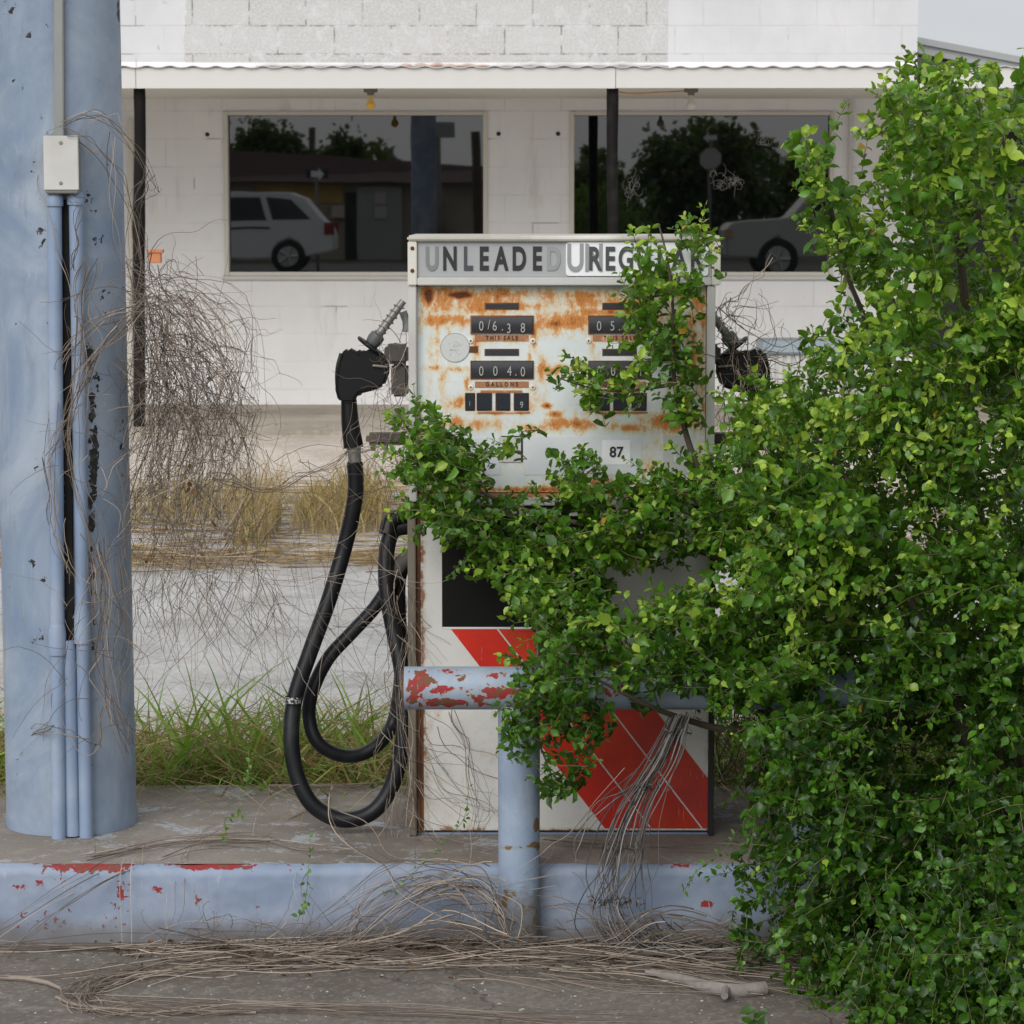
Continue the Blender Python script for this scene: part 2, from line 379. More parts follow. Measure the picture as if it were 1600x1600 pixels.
# ================================================================== BUILDING
YW = 20.5
bld = empty('shop_building', (0, YW, 0), 'white painted block shop with two wide dark windows behind the fuel pump', 'building')
m = NM('painted_block_wall'); p = m.pos()
sx = m.n('SeparateXYZ', i0=p); zl = at(0, 444, YW).z; x0 = at(213, 60, YW).x
ROW = (at(0,41,YW).z-at(0,84,YW).z)*.5 + (at(0,444,YW).z-at(0,622,YW).z)/8
vx = m.math('SUBTRACT', sx.outputs[0], x0+.0); vz = m.math('SUBTRACT', sx.outputs[2], at(0, 84, YW).z - ROW*40)
vec = m.n('CombineXYZ', i0=vx, i1=vz).outputs[0]
wv = m.n('TexNoise', Vector=p, Scale=14, Detail=3).outputs[1]
vec2 = m.n('VectorMath', {'operation': 'ADD'}, i0=vec, i1=m.n('VectorMath', {'operation': 'SCALE'}, i0=wv, Scale=.006).outputs[0]).outputs[0]
bt = m.n('TexBrick', {'offset': .5, 'squash': 1}, Vector=vec2, Scale=1, Mortar_Size=.006, Mortar_Smooth=.3, Brick_Width=.408, Row_Height=ROW)
bt.inputs['Color1'].default_value = (.2,.2,.2,1); bt.inputs['Color2'].default_value = (.8,.8,.8,1)
mort = bt.outputs['Fac']; bid = bt.outputs['Color']
n1 = m.noise(3, 6, .6); n2 = m.noise(60, 4, .7); n3 = m.noise(11, 5, .7, .6)
paint = m.mix(m.ss(m.math('SUBTRACT', sx.outputs[2], at(0, 97, 20.5).z), -.005, .005), m.mix(m.ss(n1, .3, .7), (.77,.772,.785), (.82,.82,.825)), m.mix(m.ss(n1, .3, .7), (.52,.525,.545), (.58,.582,.60)))  # coat lightened below the awning to make up for its shade
paint = m.mix(m.math('MULTIPLY', m.ss(m.noise(2.2, 7, .7, .8, stretch=(3.5,1,.5)), .54, .78), .5), paint, (.50,.47,.41))
# raw block patch above the awning: everywhere the coat came off
bare = m.mix(m.n('RGBToBW', i0=bid).outputs[0], (.40,.395,.385), (.50,.495,.49))
bare = m.mix(m.ss(n2, .42, .60), bare, (.52,.52,.525)); bare = m.mix(m.math('MULTIPLY', m.ss(n3, .5, .68), .75), bare, (.56,.56,.57))
xa, xb = at(288, 50, YW).x, at(1044, 50, YW).x
nn = m.math('MULTIPLY', m.math('SUBTRACT', m.noise(5, 5, .6), .5), .16)
e1 = m.ss(m.math('ADD', m.math('SUBTRACT', sx.outputs[0], xa), nn), -.003, .003)
e2 = m.ss(m.math('SUBTRACT', xb, sx.outputs[0]), 0, .006)
zt = at(0, 97, YW).z; e3 = m.ss(m.math('SUBTRACT', sx.outputs[2], zt), -.01, .01)
flk = m.math('MULTIPLY', m.ss(m.noise(7, 6, .65, .5), .64, .66), m.math('MULTIPLY', e3, m.ss(m.math('SUBTRACT', xb, sx.outputs[0]), 0, .006)))
bm_ = m.math('MAXIMUM', m.math('MULTIPLY', m.math('MULTIPLY', e1, e2), e3), flk)
mdark = m.mix(m.ss(n3, .38, .6), (.22,.21,.20), (.58,.58,.58))
bare = m.mix(mort, bare, mdark)
paint = m.mix(m.math('MULTIPLY', mort, m.math('MULTIPLY', m.ss(m.noise(2.7, 4), .4, .62), .22)), paint, (.35,.33,.30))
# hairline cracks along some joints of the painted part
crk = m.math('MULTIPLY', m.ss(mort, .75, .95), m.ss(m.noise(1.9, 3, .5, .3), .62, .66)); paint = m.mix(m.math('MULTIPLY', crk, .55), paint, (.20,.18,.15))
col = m.mix(bm_, paint, bare)
h = m.math('ADD', m.math('MULTIPLY', m.math('SUBTRACT', 1, mort), m.math('ADD', .25, m.math('MULTIPLY', bm_, .75))), m.math('MULTIPLY', n2, .08))
h = m.math('SUBTRACT', h, m.math('MULTIPLY', bm_, .25))
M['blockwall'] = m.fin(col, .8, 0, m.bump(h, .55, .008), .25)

ZS = at(0, 632, YW).z          # walkway level
ztop = at(0, -5, YW).z
X = lambda px, py=300, Y=YW: at(px, py, Y).x
Zp = lambda py, Y=YW: at(800, py, Y).z
g = dict(l=(357,755), r=(897,1296)); GT, GB = 180, 425
FT, FB = 174, 431
xl = -12.0; xpar = X(1430)
wins = [(X(350), X(762)), (X(890), X(1302))]
mb = MB(); zt_, zb_ = Zp(FT), Zp(FB); TW = .2
def wallbox(a, b, c, d): mb.box(a, b, YW, YW+TW, c, d)
xd0, xd1, zdt = X(1448), X(1700), Zp(205)
wallbox(xl, wins[0][0], 0, ztop); wallbox(wins[0][1], wins[1][0], 0, ztop)
for a, b in wins: wallbox(a, b, 0, zb_); wallbox(a, b, zt_, ztop)
wallbox(wins[1][1], xpar, 0, ztop)
wallbox(xpar, xd0, 0, Zp(118)); wallbox(xd0, xd1, zdt, Zp(118)); wallbox(xd1, 9.0, 0, Zp(118))
mb.box(xpar-.2, xpar, YW+TW, 27, 2.5, ztop)
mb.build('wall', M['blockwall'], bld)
mb = MB(); mb.box(xl, xpar+.015, YW-.015, YW+TW+.015, ztop, ztop+.03); mb.build('coping', M['white'], bld)
# back volume so the shop is solid from other sides
mb = MB(); mb.box(xl, 8.9, YW+TW+.9, 27, 0, 2.62); mb.build('rear_block', M['white'], bld)
# glass
m = NM('dark_window_glass')
wav = m.noise(1.6, 2, .5); dust = m.noise(5, 6, .7)
pr = m.fin(m.mix(m.ss(dust, .45, .8), (.004,.0045,.005), (.010,.011,.012)), .012, 0, m.bump(wav, .02, .01), .5, IOR=1.98)
M['glass'] = pr
m = NM('glass_scratches'); M['scratch'] = m.fin((.42,.42,.42), .7)
def scribble(cx, cy, w_, h_, n, seed):
    r = random.Random(seed); out = []
    for _ in range(n):
        x, y = cx+r.uniform(-w_, w_), cy+r.uniform(-h_, h_); a = r.uniform(0, 6.3); pts = []
        k = r.uniform(-.9, .9)
        for i in range(9):
            pts.append(tuple(at(x, y, YW+.0655))); a += k+r.uniform(-.5, .5); x += math.cos(a)*2.6; y += math.sin(a)*3.2
        out.append(np.array(pts))
    return out
for i, (a, b) in enumerate(wins):
    wn_ = empty('window', ((a+b)/2, YW, zb_)); attach(wn_, bld)
    mb = MB(); e = .045
    gx0, gx1 = (X(357), X(755)) if i == 0 else (X(897), X(1296))
    mb.box(a, gx0, YW-.02, YW+.07, zb_, zt_); mb.box(gx1, b, YW-.02, YW+.07, zb_, zt_)
    mb.box(gx0, gx1, YW-.018, YW+.07, Zp(GT), zt_); mb.box(gx0, gx1, YW-.018, YW+.07, zb_, Zp(GB))
    mb.build('frame', M['cream'], wn_, bevel=.004)
    mb = MB(); mb.box(a-.02, b+.02, YW-.03, YW-.001, zb_-.028, zb_-.001); mb.build('sill', M['white'], wn_, bevel=.003)
    mb = MB(); mb.box(gx0-.01, gx1+.01, YW+.066, YW+.08, zb_+.01, zt_-.01); mb.build('pane', M['glass'], wn_)
    if i == 1:
        for S in (scribble(1140, 283, 16, 8, 26, 3), scribble(985, 290, 9, 14, 14, 5), scribble(1190, 220, 16, 4, 8, 9), scribble(1122, 272, 3, 3, 4, 1)): strands_mesh('scratched_mark', S, [.0022]*len(S), M['scratch'], wn_)
    mb = MB(); mb.box(a, b, YW+.15, YW+.16, zb_, zt_); mb.build('dark_backing', M['darkvoid'], wn_)
# door
dr = empty('door', ((xd0+xd1)/2, YW, ZS)); attach(dr, bld)
mb = MB(); mb.box(xd0, xd1, YW+.12, YW+.14, ZS, zdt); mb.build('dark_panel', M['darkvoid'], dr)
mb = MB()
mb.box(xd0-.05, xd0, YW-.02, YW+.05, ZS, zdt); mb.box(xd1, xd1+.05, YW-.02, YW+.05, ZS, zdt); mb.box(xd0-.05, xd1+.05, YW-.02, YW+.05, zdt, zdt+.05)
mb.build('door_frame', M['white'], dr)
# walkway
mb = MB(); mb.box(xl, 9, 18.05, YW, 0, ZS); wk = mb.build('walkway', M['slab']); tag(wk, kind='structure')
# awning: corrugated sheet on a white fascia board, two tarred posts
YF = 18.3
aw = empty('awning', (0, YF, 2.4)); attach(aw, bld)
mb = MB(); zf0, zf1 = at(800,138,YF).z, at(800,107,YF).z
j1 = at(962, 120, YF).x; j0 = at(212, 120, YF).x
mb.box(xl, j0-.002, YF, YF+.04, zf0, zf1+.006); mb.box(j0+.002, j1-.002, YF, YF+.04, zf0, zf1+.006); mb.box(j1+.002, 9, YF, YF+.04, zf0+.002, zf1+.006)
mb.build('fascia_board', M['white'], aw)
xs = np.arange(xl, 9, .02); V = []
for yy, dz in ((YF-.018, -.006), (YW, .04)):
    for x in xs: V.append((x, yy, zf1+dz+.012+.0075*math.sin(x*2*math.pi/.149)*(1 if math.sin(x*2*math.pi/.149) > -.2 else .6)+.003*mnoise.noise((x*1.5, 0, 0))))
nx = len(xs); F = [(i, i+1, nx+i+1, nx+i) for i in range(nx-1)]
Vt = V+[(x, y, z+.006) for x, y, z in V]; n2_ = 2*nx
F2 = F+[tuple(q+n2_ for q in f) for f in F]+[(i, i+1, n2_+i+1, n2_+i) for i in range(nx-1)]
np_mesh('corrugated_sheet', Vt, F2, m_simple('sheet_metal_white', (.50,.49,.48), .6, 0, .2, 20, .2, dirt=(.42,.36,.32)), aw)
mb = MB(); mb.box(xl, 9, YF+.04, YW, zf0+.02, zf0+.04); mb.build('soffit', m_simple('soffit_paint', (.74,.72,.66), .7), aw)
# torn flashing strip lying on the sheet edge
fl = []
for (pa, pb, amp, sd) in ((400,660,9,1),(620,770,7,2),(760,1045,15,3)):
    V = []; F = []; n = 46
    for i in range(n):
        t = i/(n-1); px = pa+(pb-pa)*t; e = math.sin(math.pi*min(1, t*1.0))**.6
        top = 102-amp*(abs(mnoise.noise((t*6+sd*9, 1, 0)))*1.3+.1)*e; bot = 106-3*abs(mnoise.noise((t*14, sd*5, 0)))
        yo = YW-.03-.02*mnoise.noise((t*12, sd, 0))
        a = at(px, top, yo); b_ = at(px, (top+bot)/2, yo-.05); c_ = at(px, bot, yo-.02); V += [tuple(a), tuple(b_), tuple(c_)]
        if i: q = 3*i; F += [(q-3, q, q+1, q-2), (q-2, q+1, q+2, q-1)]
    o = np_mesh('torn_flashing', V, F, m_simple('flashing_%d' % sd, (.56,.545,.545) if sd != 2 else (.50,.36,.30), .6), aw, smooth=True)
for (px, w_) in ((218, 19), (957, 18)):
    pts = []; rr = []
    for i in range(24):
        t = i/23; py = 138+(700-138)*t; q = at(px+3*mnoise.noise((px, t*3, 0)), py, YF+.09); q.z = zf0+.03+(ZS-zf0-.03)*t; q.y = YF+.09
        pts.append(q); rr.append(w_/2/FPX*YF*(1+.14*mnoise.noise((px*.1, t*9, 3))))
    mb = MB(); mb.tube(pts, rr, 9); o = mb.build('post', M['tar'], aw, smooth=40)
# sockets with bulbs
for (px, bm2, wire) in ((579, 'amber', 0), (1080, 'clearb', 1)):
    Yb = YF+.35; top = at(px, 139, Yb)
    r_ = empty('bulb_holder', (top.x, Yb, zf0+.02)); attach(r_, bld)
    mb = MB(); s_ = Yb/FPX; mb.lathe((top.x, Yb, zf0+.02), (0,0,-1), [(0,11*s_),(.03,11*s_),(.034,6*s_),(.05,5*s_)]); mb.build('socket', m_simple('socket_grey', (.16,.15,.13), .6), r_, smooth=True)
    mb = MB(); zb0 = at(px, 150, Yb).z
    mb.lathe((top.x, Yb, zb0), (0,0,-1), [(0,.011),(.018,.0125),(.032,.018),(.046,.027),(.060,.031),(.074,.028),(.086,.017),(.091,.004)]); mb.build('bulb', M[bm2], r_, smooth=True)
    if wire:
        mb = MB(); mb.tube(spline([at(962,143,Yb-.2), at(990,146,Yb-.15), at(1030,144,Yb), at(1072,142,Yb)]), .005, 6); mb.build('wire', M['orange'], r_, smooth=True)
# conduit down the wall, pipe beside post
mb = MB(); mb.tube(spline([at(1305,139,YW-.03), at(1320,145,YW-.03), at(1329,165,YW-.03), at(1328,300,YW-.03), at(1327,500,YW-.03), at(1327,628,YW-.03)]), .016, 10); mb.build('wall_conduit', M['white'], bld, smooth=True)
mb = MB(); mb.tube([at(204,185,YW-.03), at(204,628,YW-.03)], .02, 10); mb.build('downpipe', M['cream'], bld, smooth=True)
for (px, py) in ((324,210),(779,209),(872,209)):
    mb = MB(); q = at(px, py, YW-.002); mb.lathe(q, (0,-1,0), [(0,.016),(.004,.014),(.005,.006)], 12); mb.build('anchor_hole', M['darkvoid'], bld)
# rear gabled wing on the right
mb = MB(); Yg = 22.0
a = at(1420, 55, Yg); b = at(1750, 118, Yg)
mb.prism([(a.x,a.z),(b.x,b.z),(b.x,b.z-.05),(a.x,a.z-.05)], Yg, 27.5)
mb.prism([(a.x,a.z-.052),(b.x,b.z-.052),(b.x,b.z-.12),(a.x,a.z-.12)], Yg+.03, Yg+.06)
mb.build('wing_roof', M['roofgrey'], bld)
mb = MB(); mb.prism([(a.x,a.z-.125),(b.x-.2,b.z-.09),(b.x-.2,0),(a.x,0)], Yg+.3, Yg+.4); mb.build('wing_gable', m_simple('gable_grey', (.30,.295,.29), .7), bld)
# rusty clay coloured box on post
mb = MB(); mb.pbox(232, 393, 251, 411, YF+.02, .07); mb.pbox(229, 390, 254, 395, YF+.01, .09)
o = mb.build('insulator_block', M['clay'], None, bevel=.003); tag(o, 'small orange clay block fixed beside the left black awning post', 'block')
# storage bin by the wall
bn = empty('storage_bin', tuple(at(1260, 600, 19.6))[:2]+(ZS,), 'low ribbed white bin with blue grey lid against the white shop wall', 'bin')
mb = MB(); mb.pbox(1192, 533, 1322, 553, 19.5, .55); mb.build('lid', M['binlid'], bn, bevel=.01)
mb = MB(); q0 = at(1200, 553, 19.53); q1 = at(1315, 553, 19.53)
mb.box(q0.x, q1.x, 19.55, 20.0, ZS, q0.z)
k = 0; x = q0.x+.02
while x < q1.x-.03: mb.box(x, x+.028, 19.535, 19.549, ZS+.02, q0.z-.01); x += .056
mb.build('ribbed_body', M['binrib'], bn)

# ================================================================== THE STREET BEHIND THE CAMERA (mirrored in the panes)
def rx(px, D): return (px-800)/FPX*D           # x of a thing whose mirror image is seen at distance D
def rz(py, D): return CH+(330-py)/FPX*D
def ry(D): return 2*(YW+.066)-D
def mirror_building():
    D = 76; Y = ry(D); b = empty('roadside_building', (rx(500, D), Y, 0), 'long low tan building with a dark mansard roof mirrored in the left window', 'building')
    mb = MB(); mb.box(rx(150,D), rx(795,D), Y-6, Y, 0, rz(283,D)); mb.build('wall', m_simple('tan_wall', (.42,.36,.28), .8), b)
    mb = MB(); x0, x1 = rx(140,D), rx(800,D); za, zb = rz(285,D), rz(222,D); zc = rz(262, D)
    mb.add([(x0,Y+.5,za),(x1,Y+.5,za),(x1,Y-.8,zc),(x0,Y-.8,zb),(x0,Y-6,za),(x1,Y-6,za)], [(0,1,2,3),(3,2,5,4),(0,3,4),(1,5,2),(0,4,5,1)]); mb.build('mansard_roof', m_simple('dark_shingle', (.075,.045,.045), .9), b)
    mb = MB(); mb.box(rx(403,D), rx(537,D), Y, Y+.06, rz(316,D), rz(288,D)); mb.build('sign_board', m_simple('yellow_board', (.62,.40,.10), .6), b)
    mb = MB(); mb.box(rx(560,D), rx(630,D), Y, Y+.3, 0, rz(292,D)); mb.build('grey_bay', m_simple('grey_bay', (.36,.38,.37), .8), b)
    for (pa, pb, ta, tb) in ((588,604,300,318),(588,606,322,342),(665,690,315,357),(520,540,322,340)):
        mb = MB(); mb.box(rx(pa,D), rx(pb,D), Y, Y+.34, rz(tb,D), rz(ta,D)); mb.build('window', m_simple('pale_window', (.55,.52,.48), .5) if ta != 315 else M['darkvoid'], b)
    mb = MB(); mb.box(rx(541,D), rx(559,D), Y, Y+.05, 0, rz(300,D)); mb.build('door', M['darkvoid'], b)
mirror_building()
def car(name, label, cat, side, win, wheels, wr, X0, Y0, wdt, flip, body, extra):
    """side: closed (x,z) outline of the body; win: list of glass outlines"""
    c = empty(name, (X0, Y0, 0), label, cat)
    f = -1 if flip else 1
    P = lambda q: [(X0+f*x, z) for x, z in q]
    # body with a tapered greenhouse
    n = len(side); vs = []
    for s_ in (-1, 1):
        for x, z in side:
            inset = 0 if z < 1.0 else .16*(z-1.0)/.7
            vs.append((X0+f*x, Y0+s_*(wdt/2-inset), z))
    mb = MB(); mb.add(vs, [tuple(range(n)), tuple(range(2*n-1, n-1, -1))]+[(i, i+n, (i+1)%n+n, (i+1)%n) for i in range(n)])
    mb.build('body', body, c, bevel=.03, smooth=30)
    gl = m_simple('car_glass', (.01,.012,.014), .08)
    for wv_ in win:
        for s_ in (-1, 1):
            q = [(X0+f*x, Y0+s_*(wdt/2-.16*(z-1.0)/.7+.006), z) for x, z in wv_]; mb = MB(); mb.add(q+[(x, y-s_*.02, z) for x, y, z in q], [tuple(range(len(q))), tuple(range(2*len(q)-1, len(q)-1, -1))]+[(i, i+len(q), (i+1)%len(q)+len(q), (i+1)%len(q)) for i in range(len(q))]); mb.build('side_window', gl, c)
    for wx in wheels:
        for s_ in (-1, 1):
            w0 = empty('wheel', (X0+f*wx, Y0+s_*(wdt/2-.09), wr)); attach(w0, c)
            b0 = (X0+f*wx, Y0+s_*(wdt/2-.2), wr); mb = MB(); mb.lathe(b0, (0,s_,0), [(0,wr*.8),(.02,wr),(.2,wr),(.225,wr*.93),(.225,wr*.66)], 28); mb.build('tyre', M['rubber'], w0, smooth=True)
            mb = MB(); mb.lathe((b0[0], b0[1]+s_*.2, wr), (0,s_,0), [(0,wr*.64),(.028,wr*.62),(.03,wr*.5)], 24)
            for k in range(5):
                a_ = k*2*math.pi/5; mb.tube([(b0[0], b0[1]+s_*.235, wr), (b0[0]+math.cos(a_)*wr*.6, b0[1]+s_*.235, wr+math.sin(a_)*wr*.6)], wr*.1, 6)
            mb.build('rim', M['alu'], w0)
    for s_ in (-1, 1):
        for (xa_, xb_, za_, zb_2, mt, nm) in extra:
            mb = MB(); mb.box(*(sorted((X0+f*xa_, X0+f*xb_))), *(sorted((Y0+s_*(wdt/2-.2), Y0+s_*(wdt/2+.012)))), za_, zb_2); mb.build(nm, mt, c, bevel=.01)
    c.location.z += .33
    return c
silver = m_simple('silver_car_paint', (.74,.75,.77), .3, .1, .03, 5, 0)
whitep = m_simple('white_truck_paint', (.46,.46,.45), .3, 0, .03, 5, 0)
redl = m_simple('tail_lamp_red', (.30,.02,.02), .25)
Xs = rx(527, 61)
suv = [(0,.48),(-.02,.85),(-.1,1.02),(-.22,1.12),(-.62,1.60),(-.95,1.72),(-2.6,1.74),(-3.1,1.55),(-3.5,1.15),(-4.3,1.05),(-4.55,.85),(-4.55,.45),(-3.95,.32)]
suv += [(-3.93,.5),(-3.82,.66),(-3.62,.74),(-3.42,.66),(-3.31,.5),(-3.28,.32),(-1.32,.32),(-1.30,.5),(-1.20,.66),(-.98,.76),(-.76,.66),(-.66,.5),(-.62,.34)]
car('silver_car', 'silver estate style SUV facing left, mirrored in the left shop window', 'car', suv,
    [[(-.50,1.16),(-.92,1.58),(-1.42,1.62),(-1.30,1.14)],[(-1.42,1.12),(-1.55,1.62),(-2.35,1.62),(-2.4,1.12)],[(-2.5,1.12),(-2.45,1.62),(-2.65,1.6),(-3.2,1.16)]],
    [-.98,-3.62], .36, Xs, ry(61), 1.8, False, silver, [(-.2,.0,.82,1.08,redl,'tail_lamp'),(-4.6,-1.35,.95,.99,M['black'],'side_moulding')])
tr = [(0,.45),(0,.95),(.1,1.1),(1.25,1.18),(1.75,1.78),(2.0,1.84),(3.1,1.84),(3.3,1.25),(5.4,1.22),(5.4,.5),(4.75,.42),(4.7,.62),(4.4,.84),(4.1,.62),(4.05,.42),(1.35,.42),(1.3,.62),(1.0,.84),(.7,.62),(.65,.42)]
car('white_truck', 'white pickup truck mirrored in the right shop window', 'pickup truck', tr,
    [[(1.5,1.24),(1.9,1.74),(2.3,1.76),(2.35,1.24)],[(2.45,1.24),(2.4,1.76),(3.0,1.76),(3.1,1.24)]], [1.0,4.4], .40, rx(1128,56), ry(56), 1.95, False, whitep,
    [(-.01,.12,.8,.98,m_simple('lamp_glass', (.6,.4,.2), .2),'headlight')])
def street_sign(px, top, D, octo, label, second=None):
    Y = ry(D); x = rx(px, D); s = empty('street_sign', (x, Y, 0), label, 'road sign')
    mb = MB(); mb.tube([(x,Y-.04,0),(x,Y-.04,rz(top,D))], .035, 8); mb.build('pole', M['steel'], s)
    if octo:
        zc = rz(250,D); r = 17/FPX*D; mb = MB(); mb.prism([(x+r*math.cos(math.pi/8+k*math.pi/4), zc+r*math.sin(math.pi/8+k*math.pi/4)) for k in range(8)], Y, Y+.01); mb.build('octagon_plate', m_simple('sign_back', (.50,.49,.47), .4), s)
    zc = rz(top+5, D); mb = MB(); hw = 17/FPX*D
    mb.box(x-hw, x+hw, Y-.012, Y+.002, zc-6/FPX*D, zc+6/FPX*D); mb.build('sign_plate', M['ink'], s)
    t_ = 9/FPX*D; sg = -1 if second else 1
    mb = MB(); mb.prism([(x-sg*t_,zc-.06),(x+sg*t_*.4,zc-.06),(x+sg*t_*.4,zc-.13),(x+sg*t_*1.3,zc),(x+sg*t_*.4,zc+.13),(x+sg*t_*.4,zc+.06),(x-sg*t_,zc+.06)], Y+.004, Y+.008); mb.build('arrow', M['signwhite'], s)
street_sign(497, 268, 62, False, 'black one way sign with white arrow mirrored in the left window')
street_sign(1108, 212, 66, True, 'octagonal sign seen from behind under an arrow plate, mirrored in right window', 1)
D = 60; bb = empty('blank_board', (rx(685,D), ry(D), 0), 'blank pale rectangular board on a single post mirrored in the left window', 'sign')
mb = MB(); mb.tube([(rx(690,D),ry(D),0),(rx(683,D),ry(D),rz(195,D))], .07, 8); mb.build('pole', M['steel'], bb)
mb = MB(); mb.box(rx(655,D),rx(711,D),ry(D)+.08,ry(D)+.14,rz(218,D),rz(193,D)); mb.build('panel', m_simple('board_grey', (.30,.31,.31), .5), bb)
for (px, D, top) in ((490,100,202),(744,70,208)):
    mb = MB(); mb.tube([(rx(px+5,D),ry(D),0),(rx(px,D),ry(D),rz(top,D))], .12, 8); o = mb.build('utility_pole', M['bark'])
    tag(o, 'dark wooden utility pole %s' % ('mirrored between two distant trees in the left window' if px == 490 else 'leaning at the right edge of the left window reflection'), 'pole')

# ---- leaves in numpy
LEAF_V = np.array([[0,0,0],[.30,-.30,.05],[.60,-.36,.02],[.84,-.17,.05],[1,0,-.06],[.84,.17,.05],[.60,.36,.02],[.30,.30,.05],[.33,0,-.04],[.66,0,-.06]])
LEAF_F = np.array([[0,1,8,8],[1,2,9,8],[2,3,9,9],[3,4,9,9],[4,5,9,9],[5,6,9,9],[6,7,8,9],[7,0,8,8]])
LEAF_T = np.array([[0,1,8],[1,2,9],[1,9,8],[2,3,9],[3,4,9],[4,5,9],[5,6,9],[6,7,8],[6,8,9],[7,0,8]])
def leaves_mesh(name, P, D, N, S, tone, mat, parent, curl=None):
    """P positions, D directions, N normals (n,3); S lengths"""
    n = len(P); D = D/np.linalg.norm(D, axis=1, keepdims=True); B = np.cross(N, D); B /= np.linalg.norm(B, axis=1, keepdims=True)+1e-9; N2 = np.cross(D, B)
    lv = np.repeat(LEAF_V[None], n, 0).copy()
    wd = rng.uniform(.8, 1.2, (n,1)); lv[:, :, 1] *= wd
    lv[:, :, 2] = lv[:, :, 2]*rng.uniform(.4, 3.6, (n,1)) - rng.uniform(-.1, .55, (n,1))*lv[:, :, 0]**2
    lv[:, :, 2] += lv[:, :, 1]*rng.uniform(-.35, .35, (n,1))*lv[:, :, 0] + rng.uniform(-.05, .05, lv[:, :, 2].shape)
    lv *= S[:, None, None]
    V = P[:, None]+lv[:, :, :1]*D[:, None]+lv[:, :, 1:2]*B[:, None]+lv[:, :, 2:3]*N2[:, None]
    F = (LEAF_T[None]+(np.arange(n)*10)[:, None, None]).reshape(-1, 3)
    return np_mesh(name, V.reshape(-1, 3), F, mat, parent, {'tone': np.repeat(tone, 10)}, smooth=True)
def m_leaf(name, dark, mid, young_bright, transl=.35, rough=.34):
    m = NM(name); a = m.attr('tone')
    c = m.ramp(a, [(0, dark), (.55, mid), (.82, young_bright), (.985, tuple(min(1, x*1.35) for x in young_bright)), (1, (.42,.24,.03))])
    back = m.n('NewGeometry').outputs['Backfacing']
    c = m.mix(m.math('MULTIPLY', back, .5), c, tuple(x*1.5 for x in mid))
    n = m.noise(300, 3); p = m.n('BsdfPrincipled', Base_Color=c, Roughness=rough, Normal=m.bump(n, .25, .0008)); p.inputs['Specular IOR Level'].default_value = .5
    t = m.n('BsdfTranslucent', Color=m.mix(.5, c, (.30,.45,.03), 'MIX')); x = m.n('MixShader', i0=transl, i1=p, i2=t)
    m.t.links.new(x.outputs[0], m.out.inputs[0]); return m.m
M['leaf'] = m_leaf('bush_leaf', (.010,.046,.005), (.075,.200,.014), (.27,.39,.04), .32, .36)
M['treeleaf'] = m_leaf('tree_leaf', (.012,.03,.006), (.035,.08,.012), (.08,.14,.03), .2)
for (px, D, tp, rw, lab) in ((425,96,186,85,'round dark tree mirrored at the left end of the left window'),(540,90,212,52,'smaller twiggy tree mirrored in the middle of the left window'),(1095,80,182,128,'large dark tree mirrored in the right window'),(925,104,262,48,'low tree mirrored beside the black post in the right window'),(1260,90,236,70,'dark tree mirrored at the right edge of the right window')):
    Y = ry(D); s = D/FPX; x = rx(px, D); zt2 = rz(tp, D); Rr = rw*s; t = empty('tree', (x, Y, 0), lab, 'tree')
    mb = MB(); mb.tube([(x,Y,0),(x+.1,Y,1.2),(x,Y,2.2),(x-.2,Y,zt2*.7)], [.28,.22,.17,.06], 8)
    for k in range(7):
        a_ = k*.9; mb.tube([(x,Y,1.5+.1*k),(x+math.cos(a_)*Rr*.4,Y+math.sin(a_)*Rr*.4,2.2+.1*k),(x+math.cos(a_)*Rr*.7,Y+math.sin(a_)*Rr*.7,zt2*.75)], [.1,.06,.02], 6)
    mb.build('trunk', M['bark'], t, smooth=True)
    n = 6500; cl = rng.normal(size=(70,3)); cl /= np.linalg.norm(cl, axis=1, keepdims=True); cl *= rng.uniform(.3, .85, (70,1))
    cc = np.array([x, Y, zt2*.56]); sc3 = np.array([Rr, Rr*.9, zt2*.46]); k = rng.integers(0, 70, n)
    P = cc+(cl[k]+rng.normal(size=(n,3))*.13)*sc3
    leaves_mesh('crown', P, rng.normal(size=(n,3)), rng.normal(size=(n,3)), rng.uniform(.12,.3,n), rng.random(n)**1.5, M['treeleaf'], t)

n = 16000; P = np.stack([rng.uniform(-14, 24, n), rng.uniform(-66, -60, n), .3+2.6*rng.random(n)**.8], -1); P[:, 2] *= 1+.35*np.sin(P[:, 0]*.8)+.2*np.sin(P[:, 0]*2.3)
o = leaves_mesh('hedgerow', P, rng.normal(size=(n,3)), rng.normal(size=(n,3)), rng.uniform(.2,.45,n), rng.random(n)**1.5, M['treeleaf'], None); tag(o, kind='stuff')
# ================================================================== COLUMN
CX = (at(12,1290,6.7).x+at(213,1290,6.7).x)/2; CY = 6.70; CR = (at(213,1290,6.7).x-at(12,1290,6.7).x)/2
col = empty('canopy_column', (CX, CY, ZK), 'thick round blue column with peeling paint carrying conduits at the left', 'column')
nth, zs = 220, np.arange(ZK, 4.02, .0055)
th = np.linspace(0, 2*np.pi, nth, endpoint=False)
TT, ZZ = np.meshgrid(th, zs); lean = -.004*(ZZ-ZK)
rad = CR*(1+.012*np.exp(-((ZZ-ZK)/.03)**2))-.002*(ZZ-ZK)
XX = CX+rad*np.cos(TT)+lean; YY = CY+rad*np.sin(TT)
V = np.stack([XX, YY, ZZ], -1).reshape(-1, 3)
t_ = V[:, 1]/ (cT) # rough projection for wear placement
def proj(V):
    dx, dy, dz = V[:, 0], V[:, 1], V[:, 2]-CH; z_ = dy*cT-dz*sT; y_ = dy*sT+dz*cT
    return 800+FPX*dx/z_, 800-FPX*y_/z_
